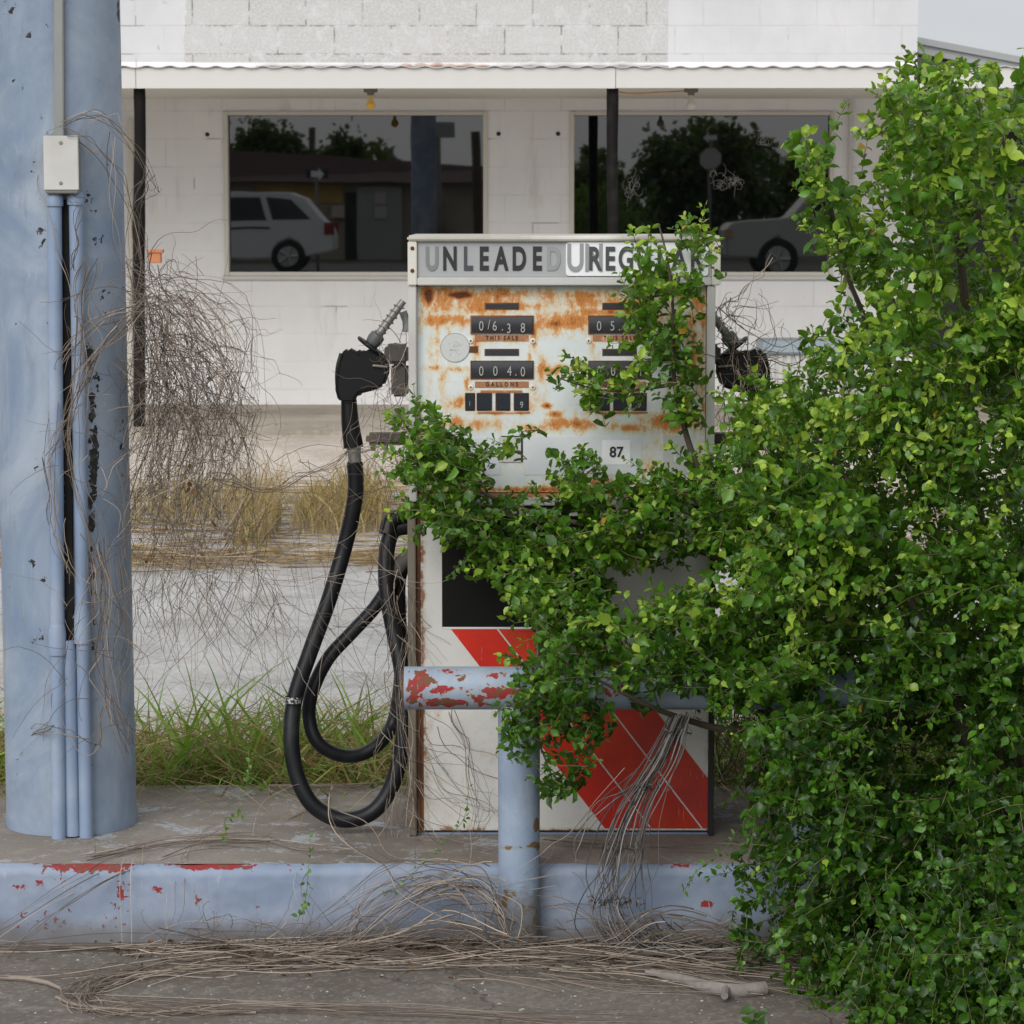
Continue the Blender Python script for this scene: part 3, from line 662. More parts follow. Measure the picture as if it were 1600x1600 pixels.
PXc, PYc = proj(V); front = V[:, 1] < CY
ch = [(42,52,16,12,.5),(72,38,10,8,.5),(188,20,7,26,.9),(192,100,6,60,.5),(55,262,16,14,.6),(60,310,10,14,.45),(140,310,26,14,.6),(150,330,14,22,.5),(65,370,14,22,.6),(152,375,14,14,.6),(130,300,14,10,.5),
      (50,880,12,12,.6),(72,905,10,10,.6),(55,730,8,24,.5),(15,20,20,24,.4),(20,6,16,10,.6),(100,460,12,80,.7),(104,600,10,90,.8),(146,720,9,90,1.0),(140,560,10,60,.6),(150,600,12,50,.6),(146,1180,14,30,.4),(30,1180,10,30,.35),(110,1240,12,20,.7),(142,900,8,70,.8),(40,1305,60,5,.35),(100,700,9,100,1.),(105,900,8,200,1.),(144,640,7,50,.9),(143,800,7,60,.9),(146,1000,6,60,.6),(28,130,14,20,.45),(60,180,10,14,.5),(170,260,14,30,.4),(165,470,16,30,.5),(25,500,14,20,.42),(190,700,8,90,.45),(60,1000,14,30,.45),(20,900,10,60,.4),(75,520,6,60,.5)]
A = .16+np.where(front, blob(PXc, PYc, ch)*.62, .05)
I = np.arange((len(zs)-1)*nth).reshape(-1, nth); J = np.roll(I, -1, axis=1)
F = np.stack([I, J, J+nth, I+nth], -1).reshape(-1, 4)
np_mesh('shaft', V, F, M['column'], col, {'chip': A}, smooth=True)
Yc0 = CY-CR
def yfront(px, py):   # depth of the column's face at a pixel column
    x = at(px, py, Yc0+.02).x-CX; return CY-math.sqrt(max(.0001, CR*CR-x*x))
def vpipe(name, p0, p1, rpx, mat, parent, off=0, n=16, seg=12, joints=()):
    pts, rr = [], []
    for i in range(seg+1):
        t = i/seg; px = p0[0]+(p1[0]-p0[0])*t; py = p0[1]+(p1[1]-p0[1])*t; Y = yfront(px, py)-off
        pts.append(at(px, py, Y)); rr.append(rpx/FPX*Y)
    Ya = sum(p.y for p in pts)/len(pts)
    for p in pts: p.y = Ya
    mb = MB(); mb.tube(pts, rr, n)
    for (jy, jl) in joints:
        t = (jy-p0[1])/(p1[1]-p0[1]); px = p0[0]+(p1[0]-p0[0])*t
        mb.tube([at(px, jy, Ya), at(px, jy+jl*.3, Ya), at(px, jy+jl, Ya)], [rpx*1.0/FPX*Ya, rpx*1.22/FPX*Ya, rpx*1.22/FPX*Ya], n)
    return mb.build(name, mat, parent, smooth=True)
r13 = 11.5
vpipe('conduit', (85,300), (92,1313), r13, M['bluepipe'], col, .0135, joints=((302,20),(975,48)))
vpipe('conduit', (118,300), (135,1308), r13-.5, M['bluepipe'], col, .016, joints=((302,18),(945,60)))
vpipe('conduit', (107,1000), (114,1305), 12, M['bluepipe'], col, .002, joints=())
mb = MB()   # tarred bare strip between the pipes
for (pa, pb, ya, yb, yo) in ((95,107,312,1000,.006),):
    q = [at(pa,ya,yfront(100,ya)-yo), at(pb,ya,yfront(100,ya)-yo), at(pb+8,yb,yfront(105,yb)-yo), at(pa+9,yb,yfront(105,yb)-yo)]
    mb.add(q+[Vector((a_.x, a_.y+.02, a_.z)) for a_ in q], [(0,1,2,3),(4,7,6,5),(0,4,5,1),(1,5,6,2),(2,6,7,3),(3,7,4,0)])
mb.build('tar_strip', M['tar'], col)
Yr = yfront(93, 100)
mb = MB(); q0 = at(84,-700,Yr); q1 = at(93,215,Yr)
mb.add([(at(84-2,-700,Yr).x,Yr-.012,q0.z),(at(98-2,-700,Yr).x,Yr-.012,q0.z),(at(101,215,Yr).x,Yr-.012,q1.z),(at(86,215,Yr).x,Yr-.012,q1.z),
        (at(84-2,-700,Yr).x,Yr+.02,q0.z),(at(98-2,-700,Yr).x,Yr+.02,q0.z),(at(101,215,Yr).x,Yr+.02,q1.z),(at(86,215,Yr).x,Yr+.02,q1.z)],
       [(0,1,2,3),(4,7,6,5),(0,4,5,1),(1,5,6,2),(2,6,7,3),(3,7,4,0)]); mb.build('raceway', M['greychan'], col, bevel=.002)
jb = empty('junction_box', tuple(at(95, 300, Yr-.04))); attach(jb, col)
mb = MB(); mb.pbox(69, 214, 121, 302, Yr-.045, .05); mb.build('box_body', M['steel'], jb, bevel=.002)
mb = MB(); mb.pbox(68, 212, 122.5, 297, Yr-.0495, .004); mb.build('cover_plate', M['boxmetal'], jb, bevel=.0015)
for py in (223, 286):
    mb = MB(); q = at(95, py, Yr-.0497); mb.lathe(q, (0,-1,0), [(0,.0042),(.0012,.0042),(.002,.003)], 14); mb.box(q.x-.0006, q.x+.0006, q.y-.0024, q.y-.0019, q.z-.003, q.z+.003); mb.build('screw', M['screw'], jb)
# station canopy the column carries
mb = MB(); mb.box(-3.0, 2.2, 5.5, 8.3, 4.0, 4.24)
for x in (-3.0, 2.0): mb.box(x, x+.2, 5.5, 8.3, 4.241, 4.29)
o = mb.build('station_canopy', M['white'], None, loc=(0,7,4)); tag(o, 'flat white canopy roof carried by the blue column above the island', 'canopy')

# ================================================================== FUEL PUMP
YP = 6.5656; PB = at(800,1301,YP).z
pump = empty('fuel_pump', (at(880,1300,YP).x, YP+.22, ZK), 'old rusty white fuel pump with an UNLEADED header and red stripes', 'fuel pump')
GP = lambda px0, py0, px1, py1, Y, d, name, mat, bev=.0, par=None: (lambda b: (b.pbox(px0, py0, px1, py1, Y, d), b.build(name, mat, par or pump, bevel=bev))[1])(MB())
GP(656, 450, 1100, 1299, YP+.03, .42, 'core_cabinet', m_simple('cabinet_side', (.45,.46,.47), .6, dirt=(.25,.14,.08)))
GP(650, 1301, 1114, 1318, YP+.004, .43, 'plinth', M['bluepipe'], .003)
# header
GP(636, 368, 1127, 377, YP-.035, .50, 'top_cap', m_simple('cap_weathered', (.50,.48,.43), .6, 0, .2, 20, .2, dirt=(.66,.65,.62)), .004)
GP(652, 377.3, 1112, 433, YP-.022, .47, 'header_panel', M['header'], .001)
GP(652, 433.3, 1112, 446, YP-.03, .48, 'header_rail', M['alu'], .002)
for (a, b) in ((637,651.5),(1112.5,1126)):
    ec = GP(a, 377.3, b, 446, YP-.031, .485, 'end_cap', M['capwhite'], .002)
    for py in (388, 423):
        mb = MB(); q = at((a+b)/2, py, YP-.031); mb.lathe(q, (0,-1,0), [(0,.0048),(.002,.0045),(.003,.002)], 12); o = mb.build('screw', M['rustdark'], pump)
YH = YP-.0225
# faded word, letter by letter
U = [('U',675,'inkgrey'),('N',703,'ink'),('L',731,'inkmid'),('E',756,'ink'),('A',783,'ink'),('D',811,'ink'),('E',839,'ink'),('D',865,'inkpale')]
for ch_, px, mt in U: text(ch_, px, 406, 35, YH, M[mt], pump, 'header_letter', sx=.60, bold=.05)
mb = MB(); a = at(884,431,YH-.001); b = at(1107,378.5,YH-.001); r_ = .008; poly = []
for (cx_, cz_, s0) in ((b.x-r_, b.z-r_, 0),(a.x+r_, b.z-r_, 90),(a.x+r_, a.z+r_, 180),(b.x-r_, a.z+r_, 270)):
    for k in range(5): an = math.radians(s0+k*22.5); poly.append((cx_+r_*math.cos(an), cz_+r_*math.sin(an)))
mb.prism(poly, YH-.0035, YH-.0005); mb.build('overlay_plate', M['signwhite'], pump)
for ch_, px in zip('UN', (899,928)): text(ch_, px, 405, 42, YH-.0035, M['inkpale'], pump, 'header_letter', sx=.66, bold=.035)
for ch_, px in zip('REGULAR', (929,953,978,1006,1034,1061,1088)): text(ch_, px, 406, 35, YH-.0048, M['inkmid'], pump, 'header_letter', sx=.66, bold=.04)
# side frame posts
for (a, b, nm) in ((638.5,651,1),(1104,1117,2)):
    GP(a, 446.3, b, 784, YP-.024, .46, 'frame_post', M['alu'], .002)
    GP(a-(1 if nm == 1 else -4), 786, b-(1 if nm == 1 else 0), 1306, YP-.018, .45, 'lower_frame_post', M['bronze'] if nm == 1 else M['ink'], .002)
GP(650.3, 786, 656.5, 1299, YP-.006, .1, 'rusty_edge', M['rustdark'])
# face plate with rust (wear stored as an attribute)
def plate(name, pa, ta, pb, tb, Y, mat, lst, base=0.0, step=2.0, parent=None, th_=.004):
    xs_ = np.arange(pa, pb+.01, step); ys_ = np.arange(ta, tb+.01, step)
    PXg, PYg = np.meshgrid(xs_, ys_); m0 = (ta+tb)/2
    Vx = np.array([at(x, m0, Y).x for x in xs_]); Vz = np.array([at(800, y, Y).z for y in ys_])
    XXg, ZZg = np.meshgrid(Vx, Vz); V = np.stack([XXg, np.full_like(XXg, Y), ZZg], -1).reshape(-1, 3)
    A = base+blob(PXg.ravel(), PYg.ravel(), [(a_,b_,c_*1.12,d_*1.2,e_) for a_,b_,c_,d_,e_ in lst], .9); nx = len(xs_)
    I = np.arange((len(ys_)-1)*nx).reshape(-1, nx)[:, :-1]
    F = np.stack([I, I+nx, I+nx+1, I+1], -1).reshape(-1, 4)
    nV = len(V); c4 = [0, nx-1, len(ys_)*nx-1, (len(ys_)-1)*nx]
    Vb = V[c4]+np.array([0, th_, 0]); V2 = np.concatenate([V, Vb]); A = np.concatenate([A, [0]*4])
    sd = [(c4[0], c4[1], nV+1, nV), (c4[1], c4[2], nV+2, nV+1), (c4[2], c4[3], nV+3, nV+2), (c4[3], c4[0], nV, nV+3)]
    return np_mesh(name, V2, np.concatenate([F, np.array(sd)]), mat, parent or pump, {'chip': A})
m = NM('rusted_enamel'); a = m.attr('chip'); p = m.pos()
nA = m.noise(26, 6, .72, .5, stretch=(1.5,1,.85)); nB = m.noise(120, 5, .75); nC = m.noise(9, 4, .6)
v = m.math('ADD', a, m.math('MULTIPLY', m.math('SUBTRACT', nA, .5), 1.5)); v = m.math('ADD', v, m.math('MULTIPLY', m.math('SUBTRACT', nB, .5), .55))
enamel = m.mix(m.ss(nC, .3, .7), (.58,.64,.66), (.66,.70,.70)); 
c = m.mix(m.math('MULTIPLY', m.ss(v, .16, .55), .75), enamel, (.62,.47,.24)); c = m.mix(m.math('MULTIPLY', m.ss(v, .44, .70), .92), c, (.52,.19,.03))
c = m.mix(m.ss(v, .74, .98), c, (.26,.075,.016)); c = m.mix(m.ss(v, .98, 1.1), c, (.10,.03,.012))
spk = m.math('MULTIPLY', m.ss(m.noise(190, 3, .8), .68, .74), m.ss(v, .05, .35)); c = m.mix(spk, c, (.28,.10,.03))
M['enamel'] = m.fin(c, m.math('ADD', .35, m.math('MULTIPLY', m.ss(v, .45, .7), .5)), 0, m.bump(m.math('ADD', v, nB), .25, .001))
rust = [(742,530,6,26,.6),(835,520,6,30,.62),(925,535,6,26,.6),(702,520,5,40,.5),(828,560,4,20,.5),(730,600,6,24,.5),(655,700,4,60,.6),(1098,500,5,50,.7),(760,475,60,20,.62),(950,472,130,14,.55),(900,500,110,14,.66),(690,470,30,24,.6),(800,460,90,10,.62),(700,458,40,12,.62),(669,462,12,16,1.0),(718,461,24,6,1.25),(785,470,45,16,.66),(900,462,120,10,.55),(1050,460,60,12,.5),(870,505,60,12,.78),(700,500,45,10,.72),(745,482,40,12,.6),(940,488,70,8,.72),(985,490,50,10,.75),
        (820,478,50,10,.55),(660,480,6,40,.42),(683,500,5,50,.5),(860,520,40,8,.4),(715,577,30,6,.55),(680,575,25,5,.48),(865,577,30,9,.62),(905,574,30,9,.66),(848,575,10,20,.5),(715,628,22,12,.62),(700,628,14,16,.4),(760,612,50,4,.42),(835,626,14,22,.45),
        (855,634,10,4,.85),(868,647,12,5,.85),(780,646,60,3,.5),(900,662,50,10,.66),(985,668,50,8,.58),(760,662,40,9,.5),(830,668,30,6,.6),(712,660,16,12,.5),(1050,660,50,14,.8),(700,664,40,6,.45),(1068,620,10,40,.72),(1080,540,14,60,.55),(1098,600,8,150,.35),(1090,470,16,20,.55),
        (780,530,50,5,.4),(960,530,50,5,.4),(965,602,50,5,.4),(780,602,50,5,.4),(960,646,60,4,.5),(1010,730,20,20,.4),(1030,700,25,10,.35),(870,765,240,5,.8),(940,755,60,10,.5),(840,720,40,6,.28),(1000,770,80,10,.6),(660,745,6,40,.4),(690,600,8,40,.34),(673,545,6,30,.35),(672,600,5,25,.35)]
fp = plate('face_plate', 652, 447, 1103.5, 770, YP, M['enamel'], rust, .12)
# shallow pressed panel outline
# registers ------------------------------------------------------------
def label_digits(s, x0, dx, y, h, Y, par, mat='digit', sxx=.8, gap=()):
    for i, c_ in enumerate(s):
        if c_ != ' ': text(c_, x0+dx*i, y, h, Y, M[mat], par, 'digit', sx=sxx)
def register(ox, top, digits, parent):
    r = empty('register', tuple(at(785+ox, top+25, YP))); attach(r, parent)
    Y = YP-.0035
    mb = MB(); mb.pbox(735+ox, top-2, 834+ox, top+27, YP-.003, .004); mb.build('bezel', M['rustdark'], r)
    # slightly bowed drum face
    V, F = [], []; n = 9
    for i in range(n):
        t = i/(n-1); py = top+25*t; yy = YP-.0036-.0022*math.sin(math.pi*t)
        V += [(at(737+ox,py,YP).x, yy, at(800,py,YP).z), (at(832+ox,py,YP).x, yy, at(800,py,YP).z)]
        if i: q = 2*i; F.append((q-2, q, q+1, q-1))
    np_mesh('drum_face', V, F, M['dial'], r, smooth=True)
    for (c_, px, dy) in digits: text(c_, px+ox, top+15+dy, 15, YP-.0062, M['digit'], r, 'digit', sx=.72)
    return r
def counter(ox, d1, d2, d3):
    u = empty('register_cluster', tuple(at(785+ox, 640, YP))); attach(u, pump)
    def B(a, t0, b, t1, nm, mt, y=.0016): mb = MB(); mb.pbox(a+ox, t0, b+ox, t1, YP-y, y+.001); return mb.build(nm, M[mt], u)
    for py in (474, 546):
        B(757, py-1, 811, py+10, 'slot_frame', 'rustdark', .0012); B(759, py+1, 809, py+8.5, 'slot', 'dial', .002)
    register(ox, 495, d1, u); register(ox, 565.5, d2, u)
    for (py, tx, s1) in ((523.5, 'THIS SALE', 1.55), (596, 'GALLONS', 1.75)):
        B(742, py, 826, py+9.5, 'label_strip', 'labelrust'); text(tx, 784+ox, py+4.6, 6.6, YP-.0016, M['ink'], u, 'lettering', sx=.8, sp=s1, bold=.02)
        for px in (735.5, 832.5):
            mb = MB(); q = at(px+ox, py+9, YP-.0005); mb.lathe(q, (0,-1,0), [(0,.0068),(.002,.0064),(.0024,.005)], 16); mb.build('washer', M['capwhite'], u, smooth=True)
            mb = MB(); mb.lathe((q.x, q.y-.0023, q.z), (0,-1,0), [(0,.0022),(.0012,.002)], 10); mb.build('screw', M['ink'], u)
    B(751, 610, 816, 613.5, 'rust_strip', 'labelrust')
    for (a, b) in ((728,741),(746,767.5),(775.5,796),(804,825)):
        mb = MB(); mb.pbox(a-1.5+ox, 613.8, b+1.5+ox, 642, YP-.0022, .003); mb.build('price_frame', M['rustdark'], u, bevel=.001)
        mb = MB(); mb.pbox(a+ox, 615.3, b+ox, 640.5, YP-.0042, .002); mb.build('price_window', M['darkblue'], u, bevel=.0018)
    text('1', 734+ox, 631, 8, YP-.0043, M['digit'], u, 'digit', sx=.6); text(d3, 815+ox, 633, 10, YP-.0043, M['digit'], u, 'digit', sx=.8)
    B(746, 643.2, 828, 646, 'rust_strip', 'labelrust')
    return u
counter(0, [('0',752,0),('/',764,-2),('6',773,0),('.',785,0),('3',795,4),('8',817,3)], [('0',752,0),('0',774,0),('4',796,0),('.',806,0),('0',817,1)], '9')
counter(184, [('0',752,0),('5',773,0),('.',784,0),('0',795,2),('6',817,-3)], [('0',752,0),('0',774,0),('3',796,0),('.',806,0),('1',817,1)], '9')
mb = MB(); mb.pbox(733, 541, 747, 551, YP-.0015, .002); mb.build('rust_tab', M['rustdark'], pump)
# round seal
q = at(711, 543, YP); mb = MB(); r_ = 22.5/FPX*YP; mb.lathe((q.x, YP-.0003, q.z), (0,-1,0), [(0,r_),(.0012,r_),(.0013,r_*.97)], 40); mb.build('round_seal', m_simple('seal_paper', (.58,.60,.60), .6, 0, .25, 140, .1), pump)
mb = MB(); N_ = 48
pts = [(q.x+math.cos(k*2*math.pi/N_)*r_, YP-.0017, q.z+math.sin(k*2*math.pi/N_)*r_) for k in range(N_+1)]; mb.tube(pts, .0005, 5, cap=False); mb.build('seal_ring', M['inkgrey'], pump)
mb = MB(); 
for k in range(26):
    a_ = random.uniform(0, 6.3); rr_ = random.uniform(.002, .6*r_); x_, z_ = q.x+rr_*math.cos(a_), q.z+rr_*math.sin(a_); b_ = random.uniform(0, 6.3)
    mb.tube([(x_, YP-.0018, z_), (x_+.003*math.cos(b_), YP-.0018, z_+.003*math.sin(b_))], .00035, 4)
mb.build('seal_print', M['inkgrey'], pump)
# stickers under the registers
GP(656, 684, 722, 744, YP-.0012, .001, 'sticker', M['sticker']); GP(722.5, 684, 782, 742, YP-.0012, .001, 'sticker', M['stickerwhite'])
GP(783, 681, 817, 722, YP-.0016, .0012, 'sticker_border', M['ink']); GP(779, 683, 814, 722, YP-.0026, .001, 'octane_sticker', M['sticker'])
text('89', 795, 705, 15, YP-.0027, M['ink'], pump, 'octane_number', sx=.95, bold=.03)
GP(818, 682, 1003, 742, YP-.0011, .001, 'sticker', M['stickerwhite']); GP(941, 688, 985, 726, YP-.0022, .001, 'octane_sticker', M['signwhite'])
text('87', 963, 707, 16, YP-.0023, M['ink'], pump, 'octane_number', sx=.95, bold=.03)
GP(1036, 680, 1073, 742, YP-.0012, .001, 'sticker', M['sticker']); text('1', 1055, 708, 32, YP-.0013, M['stickerwhite'], pump, 'sticker_number', sx=.9)
# middle rail
GP(652, 771, 1104, 777, YP-.004, .1, 'rusty_ledge', M['labelrust']); GP(651, 777.4, 1104.5, 790, YP-.020, .12, 'middle_rail', M['alu'], .002)
GP(657, 790.3, 1100, 796, YP+.004, .02, 'shadow_gap', M['ink'])
# lower door: white crackled paint with stripes, real vinyl layers on top
m = NM('crackled_white'); p = m.pos(); n1 = m.noise(7, 5, .6); vv = m.n('TexVoronoi', {'feature': 'DISTANCE_TO_EDGE'}, Vector=p, Scale=170).outputs[0]
ck = m.math('MULTIPLY', m.math('SUBTRACT', 1, m.ss(vv, 0, .06)), m.ss(m.noise(6, 4), .42, .6))
c = m.mix(m.ss(n1, .3, .7), (.60,.60,.58), (.66,.66,.65)); c = m.mix(m.math('MULTIPLY', ck, .3), c, (.36,.34,.30))
c = m.mix(m.math('MULTIPLY', m.ss(m.noise(16, 6, .7, .4, stretch=(3,1,.6)), .60, .78), .6), c, (.42,.30,.18))
v = m.math('ADD', m.attr('chip'), m.math('MULTIPLY', m.math('SUBTRACT', m.noise(45, 6, .72), .5), 1.3)); c = m.mix(m.math('MULTIPLY', m.ss(v, .2, .6), .5), c, (.45,.36,.24)); c = m.mix(m.math('MULTIPLY', m.ss(v, .5, .66), .9), c, (.22,.085,.03))
M['lower'] = m.fin(c, .5, 0, m.bump(m.math('SUBTRACT', 1, ck), .2, .0006))
door = plate('lower_door', 657.5, 796.3, 1108.5, 1300, YP-.002, M['lower'], [(660,1000,7,320,.62),(664,1200,12,90,.5),(880,1299,240,6,.6),(720,1298,60,9,.62),(672,1120,9,30,.4),(1107,1000,4,300,.5),(700,850,20,30,.3),(760,1180,60,60,.22),(700,1240,30,60,.3),(682,1110,10,14,.5),(1040,800,60,8,.5),(760,800,120,6,.5)], .06, 3.0, th_=.03)
def poly_px(pts, y, mat, nm, par):
    mb = MB(); mb.prism([(at(x_, 1050, YP).x, at(800, y_, YP).z) for x_, y_ in pts], YP-y, YP-.0021); return mb.build(nm, mat, par)
sl_ = .775; yb = 1294
def stripe(xa, xb, y0=983, y1=yb, clipx=1108.5):
    pts = [(xa, y0), (xb, y0)]
    xe = xb+(y1-y0)*sl_
    if xe > clipx: yy = y0+(clipx-xb)/sl_; pts += [(clipx, yy), (clipx, y1)]
    else: pts += [(xe, y1)]
    pts.append((xa+(y1-y0)*sl_, y1)); return pts
def vinyl(name, c1, c2): 
    m = NM(name); n = m.noise(5, 4, .6); g_ = m.noise(80, 4); c = m.mix(m.ss(n, .35, .65), c1, c2); c = m.mix(m.math('MULTIPLY', m.ss(g_, .5, .75), .25), c, tuple(x*.6 for x in c1)); s1 = m.noise(30, 3, .6, 0, stretch=(9, 1, .35)); c = m.mix(m.math('MULTIPLY', m.ss(s1, .66, .70), .45), c, (.62,.45,.40)); dd = m.noise(12, 6, .75, .4); c = m.mix(m.math('MULTIPLY', m.ss(dd, .5, .75), .45), c, (.20,.05,.035)); return m.fin(c, .42, 0, m.bump(g_, .08, .0006))
poly_px(stripe(705, 776), .0032, vinyl('stripe_red', (.62,.022,.004), (.52,.016,.006)), 'stripe', door)
poly_px(stripe(779, 856), .0032, vinyl('stripe_orange_red', (.62,.045,.008), (.46,.02,.01)), 'stripe', door)
poly_px([(822,935),(889,935),(925,983),(859,983)]+[], .0032, vinyl('stripe_orange_top', (.70,.09,.015), (.62,.06,.01)), 'stripe', door)
poly_px(stripe(859.5, 927, 983.5), .0032, vinyl('stripe_crimson', (.58,.04,.012), (.40,.03,.025)), 'stripe', door)
poly_px([(691,806),(912,806),(912,979),(691,979)], .0040, m_simple('black_panel', (.005,.005,.005), .5, 0, .2, 8, 0, .2), 'black_panel', door)
poly_px([(691,979.6),(912,979.6),(912,982),(696,982)], .0040, M['signwhite'], 'white_line', door)
for xo in (656.5,): GP(657.6, 1100, 662, 1299, YP-.0032, .001, 'edge_rust', M['rustdark'])

# hoses, nozzle, boot ----------------------------------------------------
YN = YP+.12
def nozzle_set(mirror):
    MX = lambda px: (1727-px) if mirror else px
    T = lambda px, py, Y=YN: at(MX(px), py, Y)
    z6 = lambda u, v: (500+u/5.333, 440+v/5.333)       # zoom coordinates used while measuring
    boot = empty('nozzle_boot', tuple(T(630, 640))); attach(boot, pump)
    def PB_(u0, v0, u1, v1, y, d, nm, mt, par, bev=.003):
        a = z6(u0, v0); b = z6(u1, v1); mb = MB(); x0_, x1_ = sorted((MX(a[0]), MX(b[0]))); mb.pbox(x0_, a[1], x1_, b[1], y, d); return mb.build(nm, mt, par, bevel=bev)
    PB_(535, 530, 735, 690, YN-.03, .09, 'boot_hood', M['bootgrey'], boot, .008)
    PB_(592, 690, 730, 960, YN-.02, .07, 'boot_body', M['bootgrey'], boot, .006)
    PB_(380, 1268, 735, 1365, YN-.02, .06, 'boot_bracket', M['bootgrey'], boot, .008)
    for (u, v) in ((440, 1385), (548, 1385)):
        mb = MB(); q = T(*z6(u, v-25), YN-.01); mb.lathe(q, (0,0,-1), [(0,.006),(.012,.006),(.014,.004)], 10); mb.build('bolt', M['steel'], boot)
    mb = MB(); mb.tube([T(*z6(690, 250), YN+.03), T(*z6(720, 330), YN+.03), T(*z6(722, 420), YN+.03)], .010, 10); mb.build('grey_pipe', M['greychan'], boot, smooth=True)
    root = empty('fuel_hose', tuple(T(560, 640)), ('black nozzle and looped hose hanging on the left side of the pump' if not mirror else 'second black nozzle half hidden by dry twigs on the right side of the pump'), 'fuel hose')
    nz = empty('nozzle', tuple(T(560, 600))); attach(nz, root)
    body = [(235,545),(275,562),(330,592),(380,560),(470,575),(575,632),(578,760),(540,868),(440,905),(335,930),(305,965),(298,1005),(185,1005),(150,965),(133,900),(132,790),(160,650),(195,580)]
    mb = MB(); mb.prism([(T(*z6(u, v)).x, T(*z6(u, v)).z) for u, v in body], YN-.03, YN+.02); mb.build('handle_body', M['black'], nz, bevel=.007, smooth=35)
    # grip groove and lever
    mb = MB(); mb.tube([T(*z6(440,700), YN-.034), T(*z6(500,705), YN-.036), T(*z6(560,712), YN-.034)], .0032, 8); mb.build('trigger', M['bronze'], nz, smooth=True)
    mb = MB(); mb.tube(spline([T(*z6(180,600), YN-.02), T(*z6(150,720), YN-.026), T(*z6(148,860), YN-.024), T(*z6(175,960), YN-.02)]), .006, 8); mb.build('guard_edge', M['bronze'] if False else M['black'], nz, smooth=True)
    ax = (T(*z6(720,180))-T(*z6(440,560))).normalized()
    dc = T(*z6(425, 545), YN-.005); mb = MB(); mb.lathe(dc, ax, [(-.006,.002),(-.004,.036),(0,.040),(.004,.038),(.006,.012)], 28); mb.build('splash_guard', M['rubber'], nz, smooth=True)
    mb = MB(); b0 = T(*z6(430,520), YN-.005); mb.lathe(b0, ax, [(0,.016),(.012,.019),(.026,.018),(.03,.012)], 18); mb.build('collar', m_simple('nozzle_collar', (.09,.10,.10), .5), nz, smooth=True)
    mb = MB(); Lp = (T(*z6(725,185), YN-.005)-b0).length; mb.lathe(b0, ax, [(.02,.0105),(Lp,.0085)], 16); sp_ = mb.build('spout', M['steel'], nz, smooth=True)
    hel = []; u_ = ax.cross(Vector((0,1,0))).normalized(); w_ = ax.cross(u_)
    for k in range(120):
        t = k/119; a_ = t*2*math.pi*5.5; hel.append(b0+ax*(.032+(Lp-.045)*t)+(u_*math.cos(a_)+w_*math.sin(a_))*.0118)
    mb = MB(); mb.tube(hel, .0016, 6); mb.build('spring', M['steel'], nz, smooth=True)
    # neck below
    mb = MB(); c0, c1, c2, c3 = T(*z6(240,985)), T(*z6(252,1180)), T(*z6(280,1380)), T(*z6(292,1510)); s6 = YN/FPX/5.333
    mb.tube(spline([c0, c1, c2], 5), [66*s6+ (18*s6)*i/10 for i in range(11)], 18); mb.build('grip_sleeve', M['black'], nz, smooth=35)
    mb = MB(); mb.tube([c2, c2.lerp(c3, .5), c3], [60*s6, 56*s6, 54*s6], 18); mb.build('swivel', M['steel'], nz, smooth=True)
    # hose
    hp = [(554,722),(556,760),(551,800),(537,860),(513,940),(484,1020),(461,1090),(455,1150),(462,1205),(482,1250),(512,1274),(545,1281),(580,1270),(606,1240),(624,1190),(632,1120),(628,1050),(614,980),(604,920),(604,865),(614,830),(640,822)]
    Ys = [YN, YN, YN, YN, YN-.03, YN-.06, YN-.08, YN-.1, YN-.11, YN-.12, YN-.12, YN-.12, YN-.11, YN-.1, YN-.09, YN-.08, YN-.05, YN-.02, YN, YN+.02, YN+.03, YN+.04]
    if mirror: hp = [(554,722),(556,760),(551,800),(537,860),(513,940),(484,1020),(461,1090),(455,1150),(462,1205),(475,1245),(490,1255),(505,1245),(520,1200),(530,1120),(535,1050),(540,980),(548,920),(560,870),(585,830),(640,822)]; Ys = [YN]*20
    mb = MB(); mb.tube(spline([T(a_, b_, y_) for (a_, b_), y_ in zip(hp, Ys)], 6), 12.6/FPX*YN, 16); mb.build('hose', M['rubber'], root, smooth=True)
    h2 = [(634,880),(615,905),(585,950),(548,990),(512,1030),(488,1080),(483,1120),(495,1158),(525,1178),(560,1180),(592,1162),(614,1130),(624,1080),(628,1020),(624,960),(624,905),(636,870)]
    Y2 = [YN+.03]*3+[YN+.02, YN, YN-.02, YN-.02, YN-.03, YN-.02, YN, YN+.02]+[YN+.06]*6
    if not mirror:
        mb = MB(); mb.tube(spline([T(a_, b_, y_) for (a_, b_), y_ in zip(h2, Y2)], 6), 11/FPX*YN, 14); mb.build('return_hose', M['rubber'], root, smooth=True)
        mb = MB(); mb.tube([T(612,905,YN+.03), T(628,880,YN+.03), T(650,862,YN+.03)], [.018,.021,.019], 14); mb.build('breakaway_coupling', M['bootgrey'], root, smooth=True)
        mb = MB(); q = T(553, 1095, YN-.09); 
        mb.tube([T(458,1088,YN-.102), T(458,1098,YN-.102)], 12.9/FPX*YN, 16, cap=False); mb.build('paint_scuff', m_chip, root)
    mb = MB(); mb.tube(spline([T(606,835,YN+.02), T(612,815,YN+.03), T(636,808,YN+.04), T(656,820,YN+.04)], 4), 15/FPX*YN, 14); mb.build('outlet_elbow', M['black'], root, smooth=True)
m = NM('scuffed_rubber'); nn_ = m.noise(160, 4, .7); m_chip = m.fin(m.mix(m.ss(nn_, .5, .56), (.014,.016,.02), (.45,.45,.45)), .6)
nozzle_set(False); nozzle_set(True)

